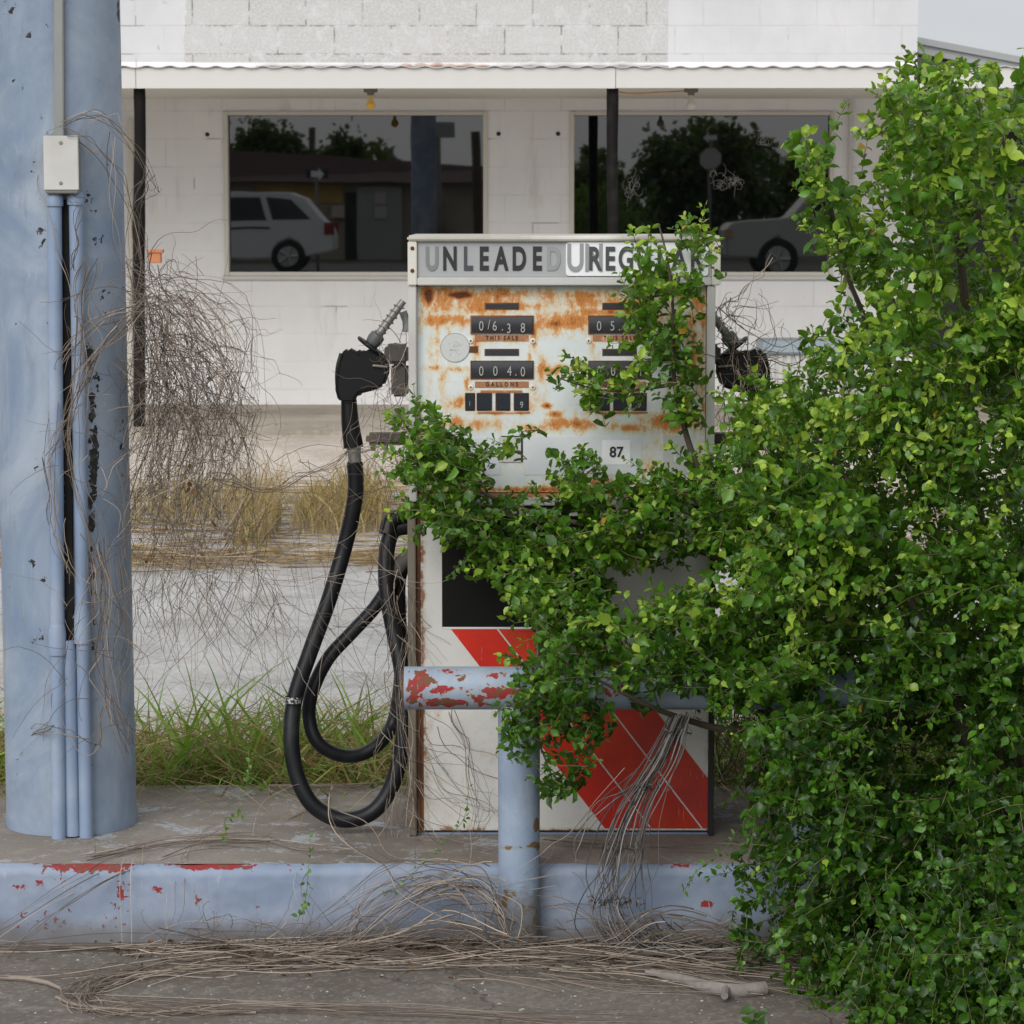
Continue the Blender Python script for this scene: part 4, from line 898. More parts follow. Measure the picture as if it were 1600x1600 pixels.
# ================================================================== BARRIER
YBR = 6.20
bar = empty('pipe_barrier', tuple(on(811, 1475)), 'blue welded pipe guard rail with red and rusty patches in front of the pump', 'barrier')
def wear_tube(name, a, b, r0, r1, mat, lst, parent, base=.1, nseg=None, nth=72):
    a, b = Vector(a), Vector(b); ax = (b-a); Ln = ax.length; ax.normalize(); n = int(Ln/.006); u = ax.cross(Vector((0,1,0.01))).normalized(); v = ax.cross(u)
    V = []
    for i in range(n+1):
        t = i/n; c_ = a+ax*Ln*t; r = r0+(r1-r0)*t
        for k in range(nth): an = 2*math.pi*k/nth; V.append(tuple(c_+(u*math.cos(an)+v*math.sin(an))*r))
    V = np.array(V); PXb, PYb = proj(V); A = base+blob(PXb, PYb, lst)
    I = np.arange(n*nth).reshape(-1, nth); J = np.roll(I, -1, axis=1); F = np.stack([I, J, J+nth, I+nth], -1).reshape(-1, 4)
    c0 = len(V); V = np.concatenate([V, [tuple(a), tuple(b)]]); A = np.concatenate([A, [A[0], A[0]]])
    caps = [[c0, (k+1) % nth, k, k] for k in range(nth)]
    o = np_mesh(name, V, F, mat, parent, {'chip': A}, smooth=True)
    return o
Rh = 34/FPX*YBR
rl = [(662,1062,22,16,.75),(648,1085,16,24,.62),(690,1078,26,12,.6),(690,1098,50,8,.68),(745,1090,20,8,.6),(780,1082,36,14,.75),(820,1085,26,10,.75),(700,1050,30,6,.42),(750,1055,60,8,.4),(860,1085,30,12,.6),(640,1075,6,40,.6),(730,1100,80,5,.5),(960,1080,40,16,.5),(795,1112,18,12,.55),(720,1062,10,5,.5),(765,1070,14,6,.45),(672,1100,10,6,.6),(730,1078,16,6,.42),(655,1050,12,5,.5),(785,1052,8,4,.5),(710,1088,40,14,.3)]
a = at(632, 1075, YBR); b = at(1440, 1075, YBR); b.z = a.z
wear_tube('top_rail', a, b, Rh, Rh, M['barrier'], rl, bar)
mb = MB(); mb.lathe(a, (-1,0,0), [(0,Rh*.999),(.004,Rh*.9),(.005,.001)], 40); mb.build('end_cap', M['rustdark'], bar)
Rv = 33.5/FPX*YBR
vl = [(788,1125,8,24,.62),(835,1145,6,8,.5),(838,1290,6,14,.7),(800,1325,26,6,.52),(835,1322,18,8,.72),(790,1410,24,30,.5),(830,1440,20,40,.52),(800,1470,30,20,.5)]
for px in (811, 1262):
    g0 = on(px, 1478); g0.y = YBR; g0.z = 0; g1 = at(px, 1100, YBR); g0.x = g1.x
    wear_tube('leg', g0, g1, Rv*.97, Rv, m_chipped('barrier_leg_paint', (.23,.30,.41), (.30,.37,.47), (.16,.09,.04), (.13,.085,.04), nscale=42, thr=.60, swirl=8, rust=(.22,.20,.09), grime=.28), vl if px == 811 else [], bar)

# ================================================================== BUSH
def inpoly(px, py, poly):
    n = len(poly); c = np.zeros(px.shape, bool); j = n-1
    for i in range(n):
        xi, yi = poly[i]; xj, yj = poly[j]
        c ^= ((yi > py) != (yj > py)) & (px < (xj-xi)*(py-yi)/(yj-yi+1e-9)+xi); j = i
    return c
ROOT = Vector((1.22, 6.35, .02))
bush = empty('shrub', (ROOT.x, ROOT.y, 0), 'large glossy green shrub overgrowing the right side of the pump', 'shrub')
AP = [(1150,1060),(1128,900),(1120,770),(1140,680),(1200,640),(1300,580),(1325,500),(1350,440),(1310,410),(1285,340),(1310,290),(1350,240),(1375,190),(1390,130),(1430,95),(1490,105),(1515,160),(1560,110),(1700,90),(1900,200),(2150,700),(2150,1700),(1270,1700),(1255,1560),(1200,1490),(1150,1430),(1145,1330),(1165,1200),(1175,1120)]
regs = [ # polygon, number of sprays, depth near, depth far, spray length
 (AP, 2750, 5.75, 6.95, .17),
 ([(1300,650),(1620,420),(1700,1650),(1300,1650),(1200,1250),(1200,800)], 950, 5.72, 6.15, .17),
 ([(1380,560),(1620,500),(1700,1660),(1300,1660),(1260,1200),(1260,760)], 650, 6.3, 7.0, .17),
 ([(625,680),(612,630),(650,640),(700,640),(720,690),(745,715),(735,780),(800,790),(840,760),(900,770),(940,740),(1010,745),(1060,715),(1135,700),(1145,870),(1080,850),(1040,880),(960,880),(900,850),(860,880),(820,950),(780,920),(745,880),(690,865),(650,820),(630,760)], 290, 6.22, 6.50, .12),
 ([(640,640),(700,640),(720,700),(680,760),(640,760)], 22, 6.3, 6.52, .11),
 ([(730,700),(770,690),(830,670),(840,690),(780,720),(740,740)], 11, 6.3, 6.5, .09),
 ([(870,700),(960,712),(960,760),(870,760)], 14, 6.3, 6.5, .09),
 ([(805,920),(860,890),(900,910),(915,1000),(930,960),(1000,950),(1050,920),(1140,900),(1150,1095),(1050,1075),(1000,1065),(960,1090),(930,1150),(890,1160),(850,1150),(810,1130),(800,1050),(840,1000)], 290, 5.95, 6.4, .11),
 ([(1140,650),(1290,600),(1300,900),(1140,1050)], 170, 5.95, 6.5, .13),
 ([(795,1080),(850,1090),(850,1180),(800,1180)], 16, 5.98, 6.12, .09),
 ([(860,1170),(900,1190),(905,1245),(870,1250),(845,1215)], 13, 5.98, 6.12, .08),
 ([(1000,350),(1050,330),(1100,345),(1120,380),(1110,430),(1070,470),(1090,540),(1100,600),(1060,660),(1020,650),(990,560),(975,470),(960,440),(970,400)], 88, 6.30, 6.50, .09),
 ([(880,570),(930,575),(1000,570),(1000,625),(930,640),(900,600)], 20, 6.34, 6.5, .08),
 ([(865,590),(900,545),(915,570),(890,610)], 4, 6.34, 6.5, .07),
 ([(1255,215),(1290,220),(1300,260),(1300,330),(1310,390),(1275,380),(1265,300),(1245,235)], 26, 5.8, 6.1, .09),
 ([(1140,1440),(1180,1440),(1180,1490),(1150,1480)], 5, 5.9, 6.1, .08),
 ([(1330,1500),(1620,1460),(1720,1660),(1330,1660)], 230, 5.32, 5.72, .13),
 ([(1420,1380),(1620,1300),(1720,1560),(1420,1560)], 120, 5.5, 5.8, .15),
 ([(1110,1600),(1260,1590),(1280,1660),(1110,1660)], 14, 5.12, 5.28, .06),
 ([(800,850),(930,830),(945,960),(900,1000),(830,990)], 85, 6.2, 6.45, .10),
 ([(1170,880),(1400,860),(1620,840),(1700,1130),(1400,1130),(1190,1080)], 330, 6.75, 7.1, .17),
 ([(1135,600),(1190,590),(1240,570),(1245,665),(1135,680)], 24, 6.3, 6.45, .08),
 ([(1000,1030),(1260,1000),(1270,1100),(1130,1090),(1000,1085)], 60, 5.97, 6.12, .10),
 ([(1260,520),(1330,470),(1340,560),(1260,600)], 18, 6.0, 6.5, .09),
]
LP, LD, LN, LS, LT = [], [], [], [], []; stems, srad = [], []
CAV = [(1415,1180,105,95),(1295,1060,85,50),(1490,960,75,50),(1560,1480,90,55),(1330,1500,70,50),(1360,720,60,45),(1545,640,50,55),(1215,1000,50,40),(1530,1330,70,40),(1440,820,60,30)]   # hollows between the limbs
crown_c = np.array([1.15, 6.35, .9])
for (poly, n, y0, y1, ln) in regs:
    xs_ = [q[0] for q in poly]; ys_ = [q[1] for q in poly]; got = 0
    main = n >= 500
    while got < n:
        px, py = rng.uniform(min(xs_), max(xs_)), rng.uniform(min(ys_), max(ys_))
        if not inpoly(np.array([px]), np.array([py]), poly)[0]: continue
        if px > 1660 and rng.random() < .5: got += 1; continue
        if main:   # clumpy: leave soft holes
            cl_ = mnoise.noise((px*.009, py*.011, 3.3))+.5*mnoise.noise((px*.024, py*.024, 1.7))
            if cl_ < -.16 and rng.random() < (.9 if y1 < 6.3 else .6): continue
        t = rng.random(); Y = y0+(y1-y0)*(t if not main else (t**1.35))
        if main and Y < 6.45 and any(((px-a_)/c_)**2+((py-b_)/d_)**2 < 1 for a_, b_, c_, d_ in CAV) and rng.random() < .93: continue
        p = np.array(at(px, py, Y))
        if p[2] < .03: p[2] = rng.uniform(.03, .12)
        out = p-np.array([ROOT.x+.05, 6.45, .55]); out[1] *= .8
        if py > 1100: out = p-crown_c+np.array([0,0,.25])
        out /= np.linalg.norm(out)+1e-6
        d = out*1.0+rng.normal(size=3)*.55+np.array([0,-.25,.12 if py < 1000 else -.05]); d /= np.linalg.norm(d)
        L_ = ln*rng.uniform(.6, 1.35)*(1.7 if rng.random() < .07 else 1); k = max(5, int(L_/.0135)); pts = []; q = p-d*L_*.5; dd = d.copy()
        bend = rng.normal(size=3)*.05+np.array([0,0,-.03])
        for i in range(k):
            pts.append(q.copy()); dd = dd+bend*.9+rng.normal(size=3)*.06; dd /= np.linalg.norm(dd); q = q+dd*L_/k
        pts = np.array(pts); stems.append(pts); srad.append(rng.uniform(.0011, .0019))
        side = np.cross(dd, rng.normal(size=3)); side /= np.linalg.norm(side)
        young_bright = rng.random()**1.6*.45+ (.18 if (Y < (y0+y1)/2 and py < 1000) else 0)
        if py > 950: young_bright *= max(.2, 1-(py-950)/380)  # new growth sits high; low leaves also darkened to stand for shade
        if py < 700: young_bright += .10
        if main and Y > 6.3: young_bright *= .5  # inner leaves toned down to imitate the dark inside the crown
        lsz = rng.uniform(.8, 1.2)
        if py < 520 and px > 1200: lsz *= 1.2
        for i in range(k):
            if rng.random() < .06: continue
            tt = i/(k-1); T = pts[min(i+1, k-1)]-pts[max(i-1, 0)]; T /= np.linalg.norm(T)+1e-9
            for s_ in ((-1, 1) if rng.random() < .75 else (1,)):
                sd = np.cross(T, side)*s_*(1 if i % 2 else .9) if i % 2 == 0 else side*s_
                dl = sd*rng.uniform(.6,1)+T*rng.uniform(.2,.9)+rng.normal(size=3)*.25
                nl = np.cross(dl, np.cross(T, dl)); up = np.array([0,-.35,1.0]); nl = nl*rng.choice([-1,1])*.5+up*rng.uniform(.2,1.0)+rng.normal(size=3)*.35
                LP.append(pts[i]+dl*.002); LD.append(dl); LN.append(nl)
                LS.append(.0235*lsz*rng.uniform(.45,1.35)*(1-.5*max(0, tt-.75)*4*.6)); tone = young_bright+.42*tt**3+rng.normal()*.09+(.25 if rng.random() < .03 else 0)
                if rng.random() < .0015: tone = 1
                LT.append(min(max(tone, 0), .97 if tone != 1 else 1))
        got += 1
LP, LD, LN, LS, LT = map(np.array, (LP, LD, LN, LS, LT))
print('leaves', len(LP))
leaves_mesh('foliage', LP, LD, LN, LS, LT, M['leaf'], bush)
strands_mesh('twigs', stems, srad, m_simple('twig_bark', (.14,.13,.06), .8, 0, .3, 60, .2), bush, n=3)
# limbs
mb = MB()
def limb(px_pts, r0, r1):
    pts = spline([ROOT if q is None else at(*q) for q in px_pts], 6); n = len(pts)
    pts = [p_+Vector((mnoise.noise(p_*6), mnoise.noise(p_*6+Vector((9,0,0))), 0))*.012 for p_ in pts]
    mb.tube(pts, [r0+(r1-r0)*(i/(n-1))**.8 for i in range(n)], 8)
limb([None,(1570,1200,6.3),(1590,1080,6.3),(1530,800,6.35),(1500,400,6.2),(1430,120,6.0)], .034, .004)
limb([None,(1560,1230,6.3),(1450,1120,6.3),(1300,1135,6.28),(1160,1140,6.25),(1090,1130,6.22),(1010,1098,6.1),(930,1060,6.05)], .022, .003)
limb([(1570,1200,6.3),(1400,1050,6.4),(1250,950,6.42),(1130,850,6.42),(1100,770,6.42),(1075,680,6.42),(1060,600,6.42),(1050,480,6.4),(1030,350,6.4)], .018, .002)
limb([(1250,950,6.42),(1120,870,6.4),(960,830,6.4),(800,790,6.42),(680,720,6.42),(620,640,6.45)], .010, .002)
limb([(1060,600,6.42),(990,610,6.42),(930,608,6.42),(870,590,6.42)], .005, .0015)
limb([(960,830,6.4),(850,870,6.35),(840,1000,6.1),(830,1100,6.05),(870,1230,6.05)], .007, .0015)
limb([(1530,800,6.35),(1400,600,6.25),(1330,450,6.1),(1290,300,5.95),(1260,230,5.95)], .010, .002)
limb([(1500,400,6.2),(1560,260,6.1),(1590,140,6.0)], .010, .002)
limb([None,(1480,1300,6.1),(1350,1350,6.0),(1200,1440,6.0)], .014, .002)
limb([None,(1600,1100,6.0),(1680,800,6.0),(1760,500,6.1)], .02, .004)
limb([None,(1450,1000,6.0),(1350,800,5.95),(1250,650,6.2)], .016, .003)
mb.build('branches', M['bark'], bush, smooth=True)

# ================================================================== DEAD VINES
def m_vine(name, a, b):
    m = NM(name); t = m.attr('tone'); c = m.ramp(t, [(0, a), (.55, tuple(x*.55+y*.45 for x, y in zip(a, b))), (.8, b), (1, tuple(y*1.5 for y in b))]); return m.fin(c, .8, 0, None, .2)
M['vine'] = m_vine('dead_vine_stem', (.09,.07,.058), (.34,.285,.235))
M['vinegrey'] = m_vine('grey_dead_stem', (.055,.053,.053), (.21,.20,.195))
M['straw'] = m_vine('straw_blade', (.20,.13,.06), (.52,.40,.22))
def wander(p, d, L_, k, curl, grav=0.0, plane=None):
    p = np.array(p, float); d = np.array(d, float); d /= np.linalg.norm(d); out = []; ax_ = rng.normal(size=3); ax_ /= np.linalg.norm(ax_)
    for i in range(k):
        out.append(p.copy()); d = d+np.cross(ax_, d)*curl+rng.normal(size=3)*.12+np.array([0,0,-grav]); d /= np.linalg.norm(d); p = p+d*L_/k
        if rng.random() < .15: ax_ = rng.normal(size=3); ax_ /= np.linalg.norm(ax_)
    return np.array(out)
S, Rr = [], []
def path_strand(px_pts, n, spread, r, wob=.01, kk=5, store=None):
    for _ in range(n):
        o = rng.normal(size=2)*spread; pts = spline([at(x_+o[0]+rng.normal()*spread*.5, y_+o[1]+rng.normal()*spread*.5, Y_+rng.normal()*.02) for x_, y_, Y_ in px_pts], kk)
        P = np.array([tuple(q_) for q_ in pts]); ph = rng.uniform(0, 6, 3)
        s_ = np.arange(len(P))[:, None]; P = P+wob*np.sin(s_*.9+ph)*rng.uniform(.2, 1)
        if n > 7 and store is not None and rng.random() < .65: i0 = int(rng.uniform(0, .45)*len(P)); i1 = int(rng.uniform(.6, 1)*len(P)); P = P[i0:i1]
        (store if store is not None else (S, Rr))[0].append(P); (store if store is not None else (S, Rr))[1].append(r*rng.uniform(.7, 1.3))
# mass right of the column: long stems arching out and falling back, with short side twigs
mass = [(200,470),(240,430),(290,460),(345,540),(385,610),(395,680),(370,720),(380,770),(330,840),(280,870),(220,850),(200,800)]
for _ in range(210):
    x0_, y0_ = rng.uniform(190, 250), rng.uniform(430, 620); xm = rng.uniform(230, 400); ym = y0_+rng.uniform(30, 160); xe = xm-rng.uniform(-20, 120); ye = ym+rng.uniform(60, 300); Yv = rng.uniform(6.52, 6.9)
    pts = spline([at(x0_, y0_, Yv-.05), at((x0_+xm)/2+rng.normal()*14, y0_+rng.normal()*18, Yv), at(xm, ym, Yv+rng.normal()*.05), at(max(195, (xm+xe)/2+rng.normal()*20), (ym+ye)/2, Yv), at(max(190, xe), ye, Yv-.03)], 6)
    P = np.array([tuple(q_) for q_ in pts]); k_ = np.arange(len(P))[:, None]; P = P+.0045*np.sin(k_*rng.uniform(.8, 1.7)+rng.uniform(0, 6, 3))+rng.normal(size=P.shape)*.0012
    i0 = int(rng.uniform(0, .4)*len(P)); P = P[i0:]; S.append(P); Rr.append(rng.uniform(.0006, .0014))
    for _ in range(2):
        j = rng.integers(0, len(P)); S.append(wander(P[j], rng.normal(size=3)*[1,.5,1]+[.2,0,-.2], rng.uniform(.04, .14), 9, rng.uniform(-.25, .25), .01)); Rr.append(rng.uniform(.0005, .0009))
got = 0
while got < 170:
    px, py = rng.uniform(200, 410), rng.uniform(430, 870)
    if not inpoly(np.array([px]), np.array([py]), mass)[0]: continue
    Y = rng.uniform(6.5, 6.95); S.append(wander(at(px, py, Y), rng.normal(size=3)*[1,.6,1], rng.uniform(.10, .30), 16, rng.uniform(-.25, .25), .02)); Rr.append(rng.uniform(.0006, .0012)); got += 1
path_strand([(265,420,6.7),(290,520,6.7),(300,640,6.7),(290,760,6.65),(310,900,6.6)], 8, 22, .0011, .02)
path_strand([(230,430,6.7),(330,520,6.7),(380,620,6.7),(370,740,6.65),(330,860,6.6)], 8, 20, .0011, .02)
path_strand([(215,500,6.65),(280,600,6.7),(340,640,6.7),(400,660,6.65)], 6, 24, .0011, .02)
# sparser halo of hanging threads
for _ in range(150):
    px, py = rng.uniform(210, 440), rng.uniform(760, 960); S.append(wander(at(px, py, rng.uniform(6.5, 6.9)), (rng.normal()*.5, rng.normal()*.2, -1), rng.uniform(.12, .4), 16, rng.uniform(-.15, .15), .03)); Rr.append(rng.uniform(.0006, .001))
for _ in range(75):
    px, py = rng.uniform(380, 600), rng.uniform(700, 1000); S.append(wander(at(px, py, rng.uniform(6.5, 6.8)), (rng.normal()*.8, rng.normal()*.2, -.6+rng.normal()*.4), rng.uniform(.15, .4), 18, rng.uniform(-.12, .12), .01)); Rr.append(rng.uniform(.0005, .0009))
# arching sprays from the junction box down over the column
path_strand([(95,200,6.52),(140,180,6.5),(190,215,6.52),(235,290,6.6),(240,305,6.62)], 5, 4, .0012)
path_strand([(100,205,6.52),(150,230,6.5),(190,280,6.55),(215,350,6.65),(235,420,6.7)], 5, 5, .0011)
path_strand([(90,190,6.52),(70,230,6.54),(66,300,6.54),(90,380,6.5),(110,460,6.49)], 3, 2, .0009)
path_strand([(130,190,6.5),(165,178,6.5),(200,195,6.55)], 3, 4, .0008)
path_strand([(170,215,6.5),(170,330,6.5),(190,420,6.52)], 3, 5, .0008)
path_strand([(230,280,6.65),(210,330,6.62),(215,430,6.62),(205,540,6.6),(210,640,6.6)], 8, 6, .0010)
path_strand([(215,480,6.6),(150,500,6.47),(95,560,6.50),(76,610,6.54)], 7, 6, .0011)
path_strand([(230,470,6.6),(170,530,6.47),(125,590,6.44),(110,650,6.46),(75,720,6.52)], 8, 7, .0013)
path_strand([(140,410,6.5),(122,480,6.46),(130,560,6.45),(110,640,6.45),(120,760,6.45),(150,860,6.46),(160,960,6.47)], 9, 8, .0012)
path_strand([(120,420,6.46),(118,380,6.46),(125,330,6.46),(115,310,6.46)], 4, 4, .001)
path_strand([(150,860,6.47),(165,960,6.47),(160,1050,6.47),(185,1120,6.5),(205,1165,6.56)], 12, 9, .0013)
path_strand([(185,870,6.5),(200,980,6.52),(175,1080,6.5),(200,1180,6.53)], 7, 8, .0010)
path_strand([(75,720,6.52),(80,800,6.5),(95,860,6.48),(110,900,6.46)], 4, 6, .0009)
path_strand([(80,620,6.52),(78,760,6.5),(90,850,6.46),(115,910,6.45)], 4, 6, .0008)
path_strand([(165,1110,6.46),(150,1170,6.46),(110,1150,6.44),(60,1140,6.52),(25,1170,6.6)], 4, 5, .0011)
path_strand([(75,1130,6.5),(40,1160,6.56),(28,1180,6.6)], 3, 4, .0012)
path_strand([(140,930,6.45),(110,1000,6.44),(75,1080,6.5),(80,1130,6.5)], 3, 8, .0007)
for _ in range(70):
    px, py = rng.uniform(90, 205), rng.uniform(430, 1150); S.append(wander(at(px, py, 6.46 if px > 85 else 6.52), (rng.normal()*.7, -.03, rng.normal()-.2), rng.uniform(.08, .25), 14, rng.uniform(-.2, .2), .02)); Rr.append(rng.uniform(.0006, .0011))
# long runners to the pump
path_strand([(330,740,6.7),(400,762,6.65),(470,748,6.6),(530,715,6.58),(560,700,6.56),(620,690,6.6)], 6, 4, .0013)
path_strand([(330,520,6.7),(380,508,6.65),(410,525,6.6),(440,516,6.6)], 2, 2, .0010)
path_strand([(310,545,6.7),(370,545,6.65),(410,528,6.6)], 2, 2, .0010)
path_strand([(225,400,6.7),(270,370,6.65),(330,355,6.6),(355,340,6.6)], 1, 1, .0010)
path_strand([(320,820,6.6),(420,845,6.6),(520,800,6.6),(600,760,6.6)], 3, 9, .0008)
path_strand([(240,860,6.6),(380,880,6.6),(500,905,6.55),(620,900,6.6)], 3, 9, .0008)
path_strand([(420,700,6.6),(470,820,6.6),(500,950,6.6),(560,1040,6.6),(620,1100,6.6)], 5, 18, .0007)
path_strand([(560,640,6.6),(540,700,6.58),(600,790,6.6),(590,900,6.6)], 5, 12, .0007)
vm = strands_mesh('dried_vine', S, Rr, M['vine'], n=4)
tag(vm, 'tangled mass of dry brown vine hanging from the blue column', 'vine')
# dry leaves caught in the vine
n = 60; P = np.array([tuple(at(rng.uniform(220,400), rng.uniform(540,900), 6.6)) for _ in range(n)])
mdl = m_leaf('dry_leaf', (.07,.035,.02), (.16,.08,.04), (.25,.15,.08), .1, .8)
dl = leaves_mesh('caught_dry_leaves', P, rng.normal(size=(n,3)), rng.normal(size=(n,3)), rng.uniform(.008,.018,n), rng.random(n)*.9, mdl, vm)

# twigs round the left boot and on the lower pump door
S, Rr = [], []
for _ in range(90):
    px, py = rng.uniform(585, 636), rng.uniform(500, 780); S.append(wander(at(px, py, rng.uniform(6.56, 6.68)), (rng.normal()*.5, rng.normal()*.3, rng.normal()-.4), rng.uniform(.05, .18), 12, rng.uniform(-.3, .3), .02)); Rr.append(rng.uniform(.0006, .0011))
for _ in range(60):
    px, py = rng.uniform(600, 650), rng.uniform(880, 1300); S.append(wander(at(px, py, rng.uniform(6.5, 6.55)), (rng.normal()*.5, -.1, -1), rng.uniform(.08, .25), 14, rng.uniform(-.2, .2), .02)); Rr.append(rng.uniform(.0006, .0011))
path_strand([(625,1290,6.5),(640,1200,6.5),(625,1100,6.5),(635,1000,6.52)], 7, 7, .0010)
path_strand([(700,1110,6.53),(720,1150,6.53),(735,1230,6.53),(738,1300,6.53)], 4, 4, .0010)
path_strand([(645,1170,6.5),(690,1230,6.52),(740,1250,6.53),(770,1270,6.53)], 7, 14, .0008)
path_strand([(665,1120,6.53),(690,1180,6.53),(760,1200,6.53),(775,1290,6.53)], 5, 14, .0008)
path_strand([(650,1230,6.5),(700,1290,6.5),(760,1300,6.48),(780,1260,6.5)], 5, 14, .0008)
sv = strands_mesh('dry_creeper', S, Rr, M['vine'], n=4); tag(sv, 'thin dry creeper stems climbing the pump beside the hanging hoses', 'vine')
# twigs on right side of pump
S, Rr = [], []
for _ in range(190):
    px, py = rng.uniform(1120, 1205), rng.uniform(480, 690)
    if px-1120 > (py-440)*.6: continue
    S.append(wander(at(px, py, rng.uniform(6.5, 6.7)), (rng.normal()*.5+.2, rng.normal()*.3, rng.normal()-.2), rng.uniform(.06, .18), 12, rng.uniform(-.3, .3), .02)); Rr.append(rng.uniform(.0007, .0013))
path_strand([(1125,485,6.6),(1150,465,6.6),(1180,440,6.6),(1210,402,6.6)], 2, 1.5, .0018)
path_strand([(1122,480,6.6),(1170,520,6.6),(1220,540,6.6),(1270,520,6.6),(1300,488,6.6)], 1, 1, .0016)
path_strand([(1180,560,6.6),(1235,565,6.6),(1280,530,6.6),(1305,510,6.6)], 2, 2, .0013)
path_strand([(1190,560,6.6),(1210,530,6.6),(1200,480,6.6),(1188,455,6.6)], 2, 3, .0011)
path_strand([(1210,600,6.6),(1250,590,6.6),(1230,530,6.6),(1215,510,6.6)], 2, 3, .0012)
path_strand([(1128,470,6.6),(1150,490,6.6),(1185,510,6.6),(1180,470,6.6)], 3, 5, .0010)
sv = strands_mesh('twiggy_vine', S, Rr, M['vine'], n=4); tag(sv, 'leafless twigs tangled round the second nozzle on the pump right side', 'twigs'); S, Rr = [], []
for _ in range(220):
    px, py = rng.uniform(1118, 1230), rng.uniform(1090, 1250); S.append(wander(at(px, py, rng.uniform(6.7, 7.4)), (rng.normal()*.5, rng.normal()*.3, 1), rng.uniform(.1, .25), 10, rng.uniform(-.2, .2), .02)); Rr.append(rng.uniform(.0008, .0016))
sv = strands_mesh('twig_thicket', S, Rr, M['vine'], n=4); tag(sv, 'low leafless thicket behind the bottom right corner of the pump', 'twigs'); S, Rr = [], []
for _ in range(160):
    px, py = rng.uniform(1380, 1600), rng.uniform(1080, 1280); S.append(wander(at(px, py, rng.uniform(6.5, 7.0)), (rng.normal(), rng.normal()*.3, .4*rng.normal()), rng.uniform(.1, .3), 10, rng.uniform(-.2, .2), .02)); Rr.append(rng.uniform(.0008, .0016))
sv = strands_mesh('twig_thicket', S, Rr, M['vine'], n=4); tag(sv, 'dark leafless twigs seen in the hollow inside the big shrub', 'twigs')

# grey bundle hanging from the branch
S, Rr = [], []
for _ in range(34):
    o = rng.normal()*11; e = rng.normal()*22
    path_strand([(1062+o*.6,1118,6.17),(1030+o,1190,6.14),(985+o*1.3+e*.3,1270,6.13),(962+o*1.5+e*.6,1350,6.12),(955+e*1.2,1420,6.11),(985+e*1.5,1475,6.09),(1060+e*1.6,1495,6.05)], 1, 2, .0016, .003, 6, (S, Rr))
for _ in range(26):
    e = rng.normal()*26
    path_strand([(985+e,1440,6.15),(1040+e,1482,6.12),(1130+e,1490,6.1),(1210+e,1478+rng.normal()*8,6.12)], 1, 5, .0015, .004, 6, (S, Rr))
path_strand([(1000,1230,6.13),(940,1260,6.12),(905,1310,6.12),(900,1350,6.12)], 3, 4, .0014, .003, 6, (S, Rr))
path_strand([(1010,1280,6.13),(1005,1340,6.12),(1008,1400,6.12),(1012,1500,6.1)], 3, 3, .0013, .003, 6, (S, Rr))
main_s = list(S)
for P in main_s[:60]:
    for k in range(2, len(P)-2, 7):
        if rng.random() < .6:
            for _ in range(3): S.append(np.array([P[k], P[k]+rng.normal(size=3)*.006, P[k]+rng.normal(size=3)*.008])); Rr.append(.0014)
gb = strands_mesh('wiry_bundle', S, Rr, M['vinegrey'], n=4); tag(gb, 'grey bundle of knotted wiry stems hanging from the shrub over the kerb', 'stem bundle')

# runners on the ground in front of the kerb
S, Rr = [], []
def gstrand(pts, n, spread, r, lift=.02, wob=.004):
    for _ in range(n):
        o = rng.normal(size=2)*spread; P = []
        for q in pts:
            x_, y_ = q[0]+o[0]+rng.normal()*spread*.5, q[1]+o[1]*.35+rng.normal()*spread*.22
            h_ = q[2] if len(q) > 2 else 0; g_ = on(x_, y_, 0); P.append(Vector((g_.x, min(g_.y, YK-.012) if h_ < 1 else g_.y, abs(rng.normal())*lift*.6+.004)))
        P = np.array([tuple(a_) for a_ in spline(P, 6)]); ph = rng.uniform(0, 6, 3); s_ = np.arange(len(P))[:, None]
        P = P+wob*np.sin(s_*.7+ph)*rng.uniform(.2, 1); P[:, 2] = np.maximum(P[:, 2], .003); P[:, 1] = np.minimum(P[:, 1], YK-.004)
        if n > 7 and rng.random() < .7: i0 = int(rng.uniform(0, .5)*len(P)); i1 = min(len(P), i0+int(rng.uniform(.25, .6)*len(P))+4); P = P[i0:i1]
        S.append(P); Rr.append(r*rng.uniform(.6, 1.3))
for _ in range(130):
    x0_ = rng.uniform(150, 1150); x1_ = x0_+rng.uniform(150, 520); yy = rng.uniform(1479, 1520)+ (8 if x0_ > 500 else 0)
    gstrand([(x0_, yy), ((x0_+x1_)/2, yy+rng.normal()*8), (x1_, yy+rng.normal()*14)], 1, 7, .0012, .045, .009)
for _ in range(60):
    x0_ = rng.uniform(700, 1150); x1_ = x0_+rng.uniform(100, 320); yy = rng.uniform(1500, 1540)
    gstrand([(x0_, yy), ((x0_+x1_)/2, yy+12), (x1_, yy+30)], 1, 6, .0012, .02)
gstrand([(900,1505),(650,1500),(430,1512),(300,1520),(180,1535),(125,1560),(150,1583),(260,1588),(420,1585),(650,1592),(1000,1604)], 36, 15, .0012, .016, .008)
gstrand([(-60,1535),(100,1530),(300,1510),(500,1490)], 8, 5, .0010, .02)
gstrand([(-50,1492),(200,1488),(500,1482),(800,1482)], 20, 3, .0011, .02)
gstrand([(100,1562),(500,1578),(900,1598)], 8, 6, .0010, .01)
